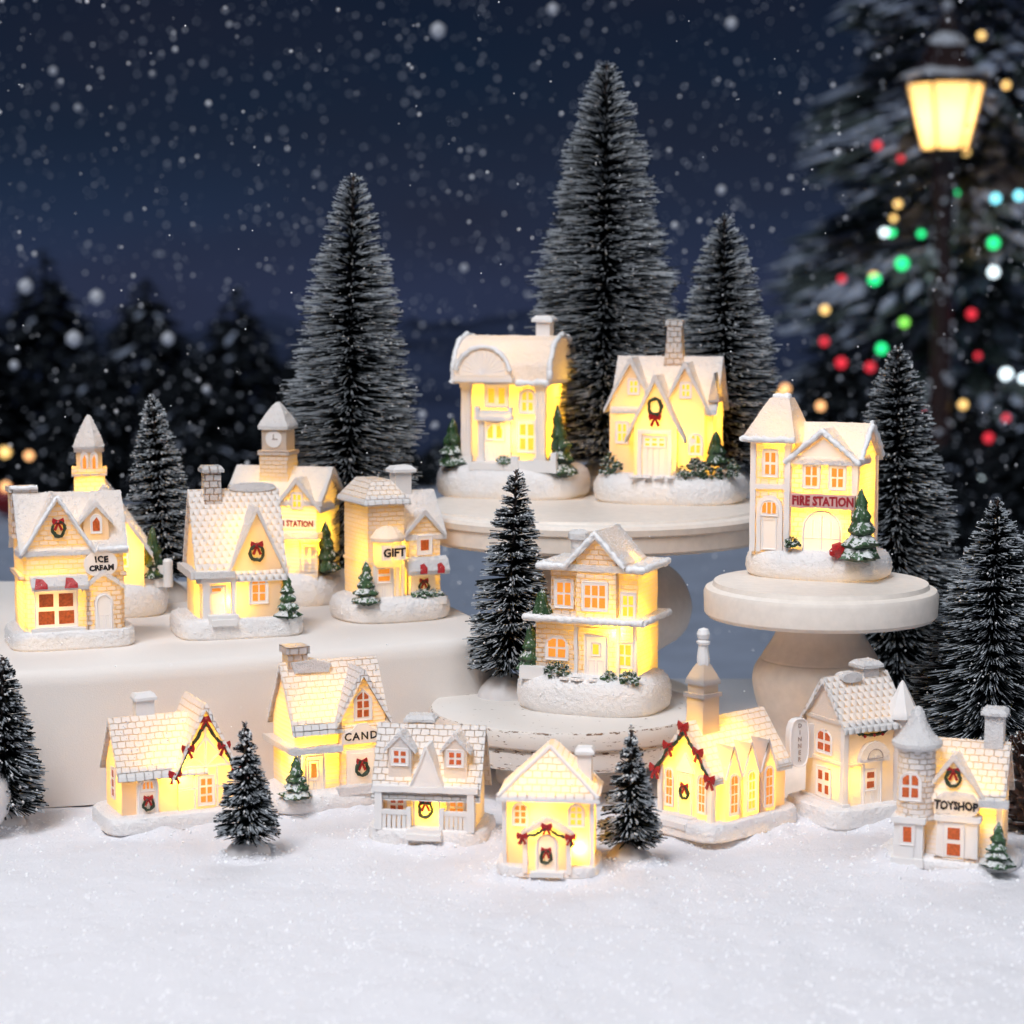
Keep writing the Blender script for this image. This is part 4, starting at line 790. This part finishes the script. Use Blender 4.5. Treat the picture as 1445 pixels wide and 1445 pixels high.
# ---------------------------------------------------------------- bottle brush trees
def brush(label, pxt, pyt, pxb, pyb, z, halfw, count, dens=1.0, droop=0, tuft=0, frost=.5, dots=.12, mound_r=34, lean=0, wpx=1.5, seed=1, trunk=26, pt=.62, pe=.6, fp=.6):
    """tip at (pxt, pyt), foot at (pxb, pyb) on level z; halfw = widest half width in px"""
    p, s_ = at(pxb, pyb, z); k = 1/s_; hgt = (pyb-pyt)*k*1.01; dx = (pxt-pxb)*k; rw = halfw*k; rs = np.random.RandomState(seed)
    root = empty('bottle_brush_tree', p); tag(root, label, 'bottle brush tree', 'frosted bottle brush trees'); z0 = trunk*k
    t = rs.rand(count)**.62*.995                # 0 tip .. 1 lowest
    if tuft: t = np.clip(t+tuft*.018*np.sin(t*2*PI*tuft*1.0)/tuft*1.6, 0, 1)
    zc = z0+(hgt-z0)*(1-t); prof = np.minimum(1, (t/pt)**pe)*(1-.3*np.clip((t-.94)/.06, 0, 1)**2)
    pitch = .62; ang = 2*PI*zc/pitch/2.6+(rs.rand(count) < .5)*PI+rs.randn(count)*.55
    lenr = rw*prof*(1+rs.randn(count)*.07)*(1+.05*np.sin(t*61)+.04*np.sin(t*23+seed)); lenr = np.maximum(lenr, .18)
    up = .03+rs.randn(count)*.03-droop*(t**3)*.5+.5*(1-t)**6
    base = np.stack([dx*(zc/hgt), np.zeros(count), zc], 1); d = np.stack([np.cos(ang), np.sin(ang), up], 1)
    side = np.stack([-np.sin(ang), np.cos(ang), np.zeros(count)], 1); upv = np.array([0, 0, 1.0])
    w = wpx*k*.5; midf = np.clip(1-frost*rs.uniform(.6, 1.35, count), .15, 1)[:, None]
    ends = [base, base+d*lenr[:, None]*midf+upv*rs.randn(count)[:, None]*.03, base+d*lenr[:, None]+upv*rs.randn(count)[:, None]*.05-upv*(.03*lenr[:, None])]
    V = np.zeros((count, 9, 3)); wid = [w*.8, w, w*1.0]
    for j in range(3):
        for q in range(3):
            a = 2*PI*q/3; V[:, j*3+q] = ends[j]+(side*math.cos(a)+upv*math.sin(a))*wid[j]
    def quads(j):
        o = []
        for q in range(3): o.append([j*3+q, j*3+(q+1) % 3, j*3+3+(q+1) % 3, j*3+3+q])
        return o
    loc = np.array(quads(0)+quads(1)); fcs = (loc[None]+(np.arange(count)*9)[:, None, None]).reshape(-1, 4); V = V.reshape(-1, 3)
    me = bpy.data.meshes.new('bristles'); me.vertices.add(len(V)); me.vertices.foreach_set('co', V.ravel()); me.loops.add(fcs.size); me.loops.foreach_set('vertex_index', fcs.ravel()); me.polygons.add(len(fcs))
    me.polygons.foreach_set('loop_start', np.arange(0, fcs.size, 4)); me.materials.append(M['bristle_dark']); me.materials.append(M['bristle_frost']); fz = (rs.rand(count) < fp).astype(int); me.polygons.foreach_set('material_index', np.stack([fz*0, fz*0, fz*0, fz, fz, fz], 1).ravel()); me.update(calc_edges=True)
    o = bpy.data.objects.new('bristles', me); COL.objects.link(o); o.parent = root
    # frost dots: little octahedra near bristle ends
    m_ = int(count*dots); idx = rs.choice(count, m_, replace=False); f_ = rs.uniform(.45, 1.02, m_)[:, None]; c = base[idx]+d[idx]*lenr[idx][:, None]*f_
    r_ = (wpx*k*rs.uniform(.6, 1.5, m_))[:, None, None]; octv = np.array([[1, 0, 0], [-1, 0, 0], [0, 1, 0], [0, -1, 0], [0, 0, 1], [0, 0, -1]], float)
    V2 = (c[:, None]+octv[None]*r_).reshape(-1, 3); oc = np.array([[0, 2, 4], [2, 1, 4], [1, 3, 4], [3, 0, 4], [2, 0, 5], [1, 2, 5], [3, 1, 5], [0, 3, 5]]); F2 = (oc[None]+(np.arange(m_)*6)[:, None, None]).reshape(-1, 3)
    me = bpy.data.meshes.new('frost'); me.from_pydata(V2.tolist(), [], F2.tolist()); link('frost', finish(me, 180), 'frost_dot', root)['kind'] = 'stuff'
    g = Geo(); n = int(hgt*3)
    for ph in (0, PI): g.join(tube([(dx*(i/n)+.07*math.cos(i*.9+ph), .07*math.sin(i*.9+ph), .3+(hgt-.5)*i/n) for i in range(n+1)], .075, 5))
    link('wire_trunk', g.mesh('wire'), 'wire', root)
    mr = mound_r*k; g = lathe([(1, -.15), (.98, .1*mr), (.86, .34*mr), (.66, .54*mr), (.4, .72*mr), (.12, .8*mr)], 28, 0, 0, mr, mr*.92); g.xf(lambda q: (q.x*(1+.07*noise.noise(q*.9+Vector((seed, 0, 0)))), q.y*(1+.07*noise.noise(q*.9)), q.z*(1+.12*noise.noise(q*.8+Vector((0, seed, 0))))))
    link('base', g.mesh('base', 1, 60), 'mound_white', root)
brush('tall frosted bottle brush tree behind the train station and gift shop', 503, 258, 490, 832, BLOCKZ, 90, 13000, frost=.5, seed=1, mound_r=40, wpx=1.05)
brush('tallest frosted bottle brush tree, standing between the two houses on the tall stand', 853, 103, 852, 690, UPZ, 96, 15000, frost=.5, seed=2, mound_r=52, wpx=1.05, trunk=40)
brush('slim frosted bottle brush tree behind the gabled house on the tall stand', 1018, 310, 1022, 696, UPZ, 72, 8500, frost=.5, seed=3, mound_r=52, wpx=1.05, trunk=40)
brush('broad frosted bottle brush tree behind the small cake stand at right', 1258, 492, 1262, 1000, 0, 106, 15000, frost=.45, seed=4, mound_r=40, wpx=1.3, pt=.85, pe=.65, fp=.5)
brush('full frosted bottle brush tree behind the toyshop at the right edge', 1397, 703, 1392, 1110, 0, 126, 13000, frost=.45, seed=5, mound_r=40, wpx=1.4, droop=.1, pt=.9, pe=.8, fp=.5)
brush('small frosted bottle brush tree between the chapel and the shingle cottage', 219, 560, 236, 846, BLOCKZ, 50, 6500, frost=.5, dots=.2, seed=6, mound_r=34, wpx=1.4, trunk=34, pt=.75, pe=.62)
brush('dark bottle brush tree on the low shabby riser beside the brick villa', 729, 662, 716, 982, LOWZ, 54, 4800, frost=.34, dots=.2, seed=7, mound_r=42, wpx=1.6, droop=.2, tuft=6, trunk=36, pt=.75, pe=.6, fp=.55)
brush('little dark bottle brush tree in the snow beside the timbered cottage', 348, 1016, 350, 1206, 0, 43, 2100, frost=.34, dots=.2, seed=8, mound_r=34, wpx=1.9, droop=.3, tuft=4, trunk=26, pt=.85, pe=.85, fp=.5)
brush('little dark bottle brush tree in the snow between the porch cottage and the church', 890, 1024, 888, 1216, 0, 43, 2100, frost=.34, dots=.2, seed=9, mound_r=36, wpx=1.9, droop=.3, tuft=4, trunk=30, pt=.85, pe=.85, fp=.5)
brush('dark bottle brush tree cut off by the left edge in front of the white block', 10, 922, 2, 1166, 0, 56, 3200, frost=.36, dots=.2, seed=10, mound_r=36, wpx=1.9, droop=.3, tuft=5, trunk=26, pt=.8, pe=.7, fp=.5)
brush('bottle brush tree barely showing at the right edge beside the full tree', 1450, 742, 1462, 1040, 0, 60, 4500, frost=.5, seed=11, wpx=1.4)

# white ball at the left edge
p, s_ = at(-38, 1176, 0); r_ = 54/s_
b_ = link('white_ball', ico((0, 0, 0), r_, 4).mesh('ball', 1, 180), 'ball_white'); b_.location = (p.x, p.y, r_-.15); tag(b_, 'smooth white ball cut off by the left edge of the picture', 'ball')
# pine cone at the right edge
p, s_ = at(1447, 1172, 0); k = 1/s_; root = empty('pine_cone', p); tag(root, 'brown pine cone with snowy scales at the right edge beside the toyshop', 'pine cone')
g = Geo()
for i in range(90):
    t = i/90; a = i*2.399963; rr = (42*math.sin(PI*min(1, t*.85+.12))**.7)*k; zz = (6+128*t)*k; s2 = (15*(1-t*.45))*k; el = .1+t*1.1
    o_ = Vector((math.cos(a)*math.cos(el), math.sin(a)*math.cos(el), math.sin(el))); sd = Vector((-math.sin(a), math.cos(a), 0)); nn = o_.cross(sd)*-1; c = Vector((math.cos(a)*rr*.5, math.sin(a)*rr*.5, zz)); e_ = c+o_*(rr*.6+s2*.5)
    v = [c-sd*s2*.3, c+sd*s2*.3, e_+sd*s2*.62, e_+o_*s2*.4, e_-sd*s2*.62]; g.add(v+[q+nn*s2*.22 for q in v], [[0, 1, 2, 3, 4], [9, 8, 7, 6, 5]]+[[i_, (i_+1) % 5, 5+(i_+1) % 5, 5+i_] for i_ in range(5)])
link('scales', g.mesh('scales', 1, 30), 'cone_brown', root); link('core', lathe([(6*k, 0), (24*k, 20*k), (22*k, 80*k), (8*k, 128*k)], 14).mesh('core'), 'cone_brown', root)

# ---------------------------------------------------------------- background: lamp, decorated spruce, dark trees, lights
LD = 1000.0
def street_lamp():
    p0, s_ = atd(1322, 722, LD); k = 1/s_; base = Vector((p0.x, LD, FARZ)); r = empty('street_lamp', base); tag(r, 'glowing street lamp with a snow capped lantern on a dark pole', 'street lamp')
    def z(py): return atd(1322, py, LD)[0].z-FARZ
    link('pole', lathe([(24*k, 0), (24*k, 20*k), (16*k, 40*k), (14*k, z(300)), (18*k, z(262)), (19*k, z(258)), (13*k, z(250)), (15*k, z(240)), (16*k, z(225)), (24*k, z(216)), (28*k, z(212))], 20).mesh('pole'), 'lamp_iron', r)
    zb, zt = z(213), z(118); rb, rt = 32*k, 56*k
    link('glass', lathe([(rb*.93, zb), (rt*.93, zt)], 6, ph=.0).mesh('glass', 1, 10), 'lamp_glass', r)
    g = Geo()
    for i in range(6): a = 2*PI*i/6; g.join(tube([(rb*math.cos(a), rb*math.sin(a), zb), (rt*math.cos(a), rt*math.sin(a), zt)], 2.2*k, 6))
    g.join(lathe([(rb*.6, zb-4*k), (rb*1.06, zb-3*k), (rb*1.06, zb+2*k), (rb*.96, zb+2.4*k)], 6)).join(lathe([(rt*1.05, zt-2*k), (rt*1.12, zt+4*k), (rt*1.12, zt+7*k), (rt*.9, zt+8*k)], 6)); link('lantern_frame', g.mesh('fr', 1, 20), 'lamp_iron', r)
    link('lantern_roof', lathe([(rt*1.06, zt+7*k), (rt*.9, z(100)), (32*k, z(88)), (29*k, z(70)), (24*k, z(58)), (12*k, z(46)), (10*k, z(40)), (14*k, z(36)), (10*k, z(28)), (5*k, z(20)), (6*k, z(16)), (3*k, z(8))], 6).mesh('rf', 1, 30), 'lamp_iron', r)
    link('finial', ico((0, 0, z(9)), 8*k, 2).mesh('fi'), 'lamp_snow', r)
    g = lathe([(rt*.99, zt+8.5*k), (rt*1.13, zt+9*k), (rt*1.1, z(105)), (rt*.86, z(100)), (36*k, z(97)), (28*k, z(96))], 24); g.xf(lambda q: (q.x*(1+.05*noise.noise(q*.2)), q.y, q.z+2.5*noise.noise(q*.12))); link('roof_snow', g.mesh('sn', 1, 60), 'lamp_snow', r)
    g = lathe([(20*k, z(64)), (27*k, z(62)), (22*k, z(55)), (13*k, z(48)), (9*k, z(46))], 20); g.xf(lambda q: (q.x*(1+.15*noise.noise(q*.2)), q.y, q.z+2.5*noise.noise(q*.16))); link('cap_snow', g.mesh('sn', 1, 60), 'lamp_snow', r)
    g = Geo(); rs = random.Random(5)
    for i in range(90):
        a = rs.uniform(0, 2*PI); zz = rs.uniform(20*k, z(262)); g.join(ico((15.5*k*math.cos(a), 15.5*k*math.sin(a), zz), rs.uniform(2, 5.5)*k, 1, .3))
    link('pole_snow', g.mesh('ps'), 'lamp_snow', r)['kind'] = 'stuff'
    d = bpy.data.lights.new('lantern_bulb', 'POINT'); d.energy = 1.0e4; d.color = (1, .72, .34); d.shadow_soft_size = 4; o = bpy.data.objects.new('lantern_bulb', d); COL.objects.link(o); o.parent = r; o.location = (0, 0, (zb+zt)/2+2)
street_lamp()
def spruce(name, label, px, pytop, dist, halfw, mat, snow=.25, n=2600, seed=3, group=None, bpx=None):
    tp, s_ = atd(px, pytop, dist); k = 1/s_; hgt = tp.z-FARZ; rs = random.Random(seed); r = empty(name, (tp.x, dist, FARZ)); tag(r, label, 'spruce tree', group)
    v = []; f = []; vs_ = []; fs_ = []; R0 = halfw*k
    for i in range(n):
        t = math.sqrt(rs.random()); a = rs.uniform(0, 2*PI); zz = hgt*(1-t*.95); tier = .78+.22*math.cos(t*46+1.3*math.sin(a*3)); q = R0*(t*.95+.03)*(tier*rs.uniform(.45, 1.05) if mat == 'needles_green' else rs.uniform(.2, 1.0)+abs(rs.gauss(0, .22)))
        c = Vector((math.cos(a)*q, math.sin(a)*q, zz-q*.28)); L_ = R0*rs.uniform(.10, .2)*(1 if t > .15 else .6); o_ = Vector((math.cos(a), math.sin(a), rs.uniform(-.5, -.05))).normalized(); sd = Vector((-math.sin(a), math.cos(a), 0)); nn = Vector((0, 0, 1))
        w_ = L_*.3; P = [c-o_*L_*.6, c+sd*w_, c+o_*L_, c-sd*w_, c+nn*w_*.45, c-nn*w_*.35]; V_, F_ = (vs_, fs_) if rs.random() < snow else (v, f)
        b0 = len(V_); V_ += [tuple(p_) for p_ in P]; F_ += [[b0+x for x in tr] for tr in ((0, 1, 4), (1, 2, 4), (2, 3, 4), (3, 0, 4), (1, 0, 5), (2, 1, 5), (3, 2, 5), (0, 3, 5))]
    me = bpy.data.meshes.new('crown'); me.from_pydata(v, [], f); link('crown', finish(me, 60), mat, r); me = bpy.data.meshes.new('sn'); me.from_pydata(vs_, [], fs_)
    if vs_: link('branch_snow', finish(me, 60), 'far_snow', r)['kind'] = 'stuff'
    link('trunk', lathe([(R0*.07, -2), (R0*.05, hgt*.5), (R0*.01, hgt*.97)], 10).mesh('tr'), 'needles_dark', r)
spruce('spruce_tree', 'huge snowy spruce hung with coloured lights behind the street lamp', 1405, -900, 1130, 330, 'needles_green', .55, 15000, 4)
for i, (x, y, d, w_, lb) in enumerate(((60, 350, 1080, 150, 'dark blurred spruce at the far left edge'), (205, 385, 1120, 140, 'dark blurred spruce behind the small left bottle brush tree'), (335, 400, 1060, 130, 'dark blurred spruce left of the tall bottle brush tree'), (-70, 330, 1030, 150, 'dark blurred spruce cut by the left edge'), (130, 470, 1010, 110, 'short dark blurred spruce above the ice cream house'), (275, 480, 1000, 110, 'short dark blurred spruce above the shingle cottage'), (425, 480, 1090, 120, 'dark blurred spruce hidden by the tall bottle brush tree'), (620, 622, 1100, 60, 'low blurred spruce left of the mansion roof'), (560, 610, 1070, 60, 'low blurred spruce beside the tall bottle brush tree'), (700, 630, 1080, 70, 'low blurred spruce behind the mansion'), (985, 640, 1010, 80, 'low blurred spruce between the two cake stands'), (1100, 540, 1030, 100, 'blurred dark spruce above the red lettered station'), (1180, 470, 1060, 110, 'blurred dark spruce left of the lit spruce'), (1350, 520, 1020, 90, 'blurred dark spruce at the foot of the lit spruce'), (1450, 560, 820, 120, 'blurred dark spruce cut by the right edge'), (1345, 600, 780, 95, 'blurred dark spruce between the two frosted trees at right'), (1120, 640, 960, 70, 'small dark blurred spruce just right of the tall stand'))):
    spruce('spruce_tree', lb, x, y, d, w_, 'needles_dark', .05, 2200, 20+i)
LN = {'green': 'green', 'red': 'red', 'gold': 'golden', 'white': 'cool white', 'blue': 'turquoise', 'amber': 'amber', 'lime': 'lime green'}
def bulb(px, py, d, r, c, where='on the big lit spruce', lab=None):
    p, s_ = atd(px, py, d); o = link('light_bulb', ico((0, 0, 0), r*.76/s_, 2).mesh('b', 1, 180), 'bulb_'+c); o.location = p
    tag(o, lab or f'{LN[c]} glowing light bulb blurred {where}', 'light bulb', 'blurred bulbs on the lit spruce' if lab else 'blurred bulbs behind the village')
SB_ = ((1267, 288, 7, 'gold'), (1261, 308, 6, 'gold'), (1248, 328, 8, 'white'), (1258, 328, 8, 'green'), (1273, 372, 12, 'green'), (1234, 394, 11, 'green'), (1233, 390, 8, 'gold'), (1164, 437, 8, 'gold'), (1188, 394, 7, 'red'), (1276, 455, 9, 'lime'), (1163, 482, 8, 'red'), (1187, 512, 10, 'red'), (1228, 518, 9, 'red'), (1244, 492, 10, 'green'), (1348, 273, 7, 'green'), (1363, 214, 7, 'gold'), (1402, 343, 11, 'green'), (1402, 384, 10, 'white'), (1371, 443, 9, 'red'), (1405, 280, 9, 'blue'), (1438, 276, 9, 'blue'), (1238, 205, 8, 'red'), (1271, 224, 6, 'red'), (1359, 571, 8, 'gold'), (1395, 618, 9, 'red'), (1380, 502, 6, 'red'), (1420, 528, 11, 'white'), (1444, 534, 8, 'white'), (1381, 677, 8, 'white'), (1299, 582, 7, 'red'), (1385, 50, 7, 'gold'), (1420, 120, 7, 'gold'), (1370, 745, 9, 'red'), (1420, 715, 10, 'red'), (1300, 330, 7, 'green'), (1330, 335, 7, 'white'), (1420, 590, 7, 'red'))
ORD = ['topmost', 'second', 'third', 'fourth', 'fifth', 'sixth', 'seventh', 'eighth', 'ninth', 'tenth', 'eleventh']
for c in LN:
    for side, fn in (('left', lambda x: x < 1322), ('right', lambda x: x >= 1322)):
        q = sorted([b for b in SB_ if b[3] == c and fn(b[0])], key=lambda b: b[1])
        for j, (x, y, r, c_) in enumerate(q):
            lab = f'only {LN[c]} bulb {side} of the lamp post, on the lit spruce' if len(q) == 1 else f'{ORD[j]}{"" if j == 0 else " highest"} {LN[c]} bulb {side} of the lamp post, on the lit spruce'
            bulb(x, y, 1000 if x > 1345 or x < 1290 else 1050, r, c, lab=lab)
for x, y, r, c, w_ in ((1108, 549, 9, 'amber', 'just above the fire station roof'), (1098, 558, 7, 'gold', 'just above the fire station roof'), (1158, 573, 8, 'amber', 'right of the fire station roof'), (960, 822, 12, 'gold', 'between the two cream pedestals'), (985, 783, 13, 'amber', 'under the tall cake stand plate'), (7, 638, 10, 'gold', 'at the left edge'), (41, 643, 8, 'amber', 'left of the chapel tower'), (8, 687, 9, 'amber', 'beside the red bauble at the left edge')):
    bulb(x, y, 900, r, c, w_)
p, s_ = atd(10, 706, 905); o = link('bauble', ico((0, 0, 0), 22/s_, 3).mesh('b', 1, 180), 'bauble_red'); o.location = p; tag(o, 'blurred dark red bauble at the left edge above the snow', 'bauble')

# ---------------------------------------------------------------- falling snow
rs = random.Random(11); v = []; f = []
bm = bmesh.new(); bmesh.ops.create_icosphere(bm, subdivisions=1, radius=1); iv = [tuple(q.co) for q in bm.verts]; jf = [[q.index for q in fa.verts] for fa in bm.faces]; bm.free()
def flake(p, r):
    b0 = len(v); v.extend([(p.x+a*r, p.y+b*r, p.z+c*r) for a, b, c in iv]); f.extend([[b0+q for q in fa] for fa in jf])
for i in range(4600):
    d = rs.uniform(200, 900); px, py = rs.uniform(-80, 1525), rs.uniform(-80, 900); p, s_ = atd(px, py, d)
    if p.z < FARZ+2: continue
    r = rs.choice([.8, .8, 1.0, 1.3, 1.6, 2.2, 3.0])*rs.uniform(.6, 1.1)/s_; flake(p, r)
for px, py, r, d in ((36, 404, 11, 420), (136, 419, 11, 430), (104, 478, 12, 430), (237, 478, 10, 450), (618, 43, 12, 420), (780, 13, 9, 430), (1032, 33, 9, 440), (291, 549, 6, 400), (596, 585, 6, 400), (614, 600, 5, 400), (110, 152, 5, 400), (75, 100, 6, 420), (1018, 268, 7, 420), (655, 378, 6, 430), (247, 70, 3.5, 300), (294, 146, 4, 300), (1182, 215, 5, 300), (952, 318, 5, 350), (20, 515, 7, 430), (1100, 905, 4, 300)):
    p, s_ = atd(px, py, d); flake(p, r/s_)
for i in range(260):
    d = rs.uniform(98, 150); px, py = rs.uniform(-20, 1465), rs.uniform(0, 1100); p, s_ = atd(px, py, d)
    flake(p, rs.uniform(.6, 1.3)/s_)
me = bpy.data.meshes.new('falling'); me.from_pydata(v, [], f); tag(link('falling_snow', finish(me, 180), 'flake'), 'scattered white snowflakes drifting through the night air', 'snowflakes', kind='stuff')
v = []; f = []
for i in range(5200):
    px, py = rs.uniform(-30, 1475), 1150+300*rs.random()**.8; p, s_ = at(px, py, 0)
    if i % 3 == 0:
        c, w = rs.choice(PILES); a = rs.uniform(0, 2*PI); q = w*rs.uniform(1.0, 1.45); p = Vector((c.x+q*math.cos(a), c.y+q*math.sin(a)/1.25, 0))
    flake(Vector((p.x, p.y, snow_z(p.x, p.y)+.02)), rs.uniform(.025, .075)*rs.choice([1, 1, 1, 1.6]))
me = bpy.data.meshes.new('grains'); me.from_pydata(v, [], f); tag(link('snow_grains', finish(me, 180), 'flake'), 'loose white snow grains scattered over the snow', 'snow grains', kind='stuff')
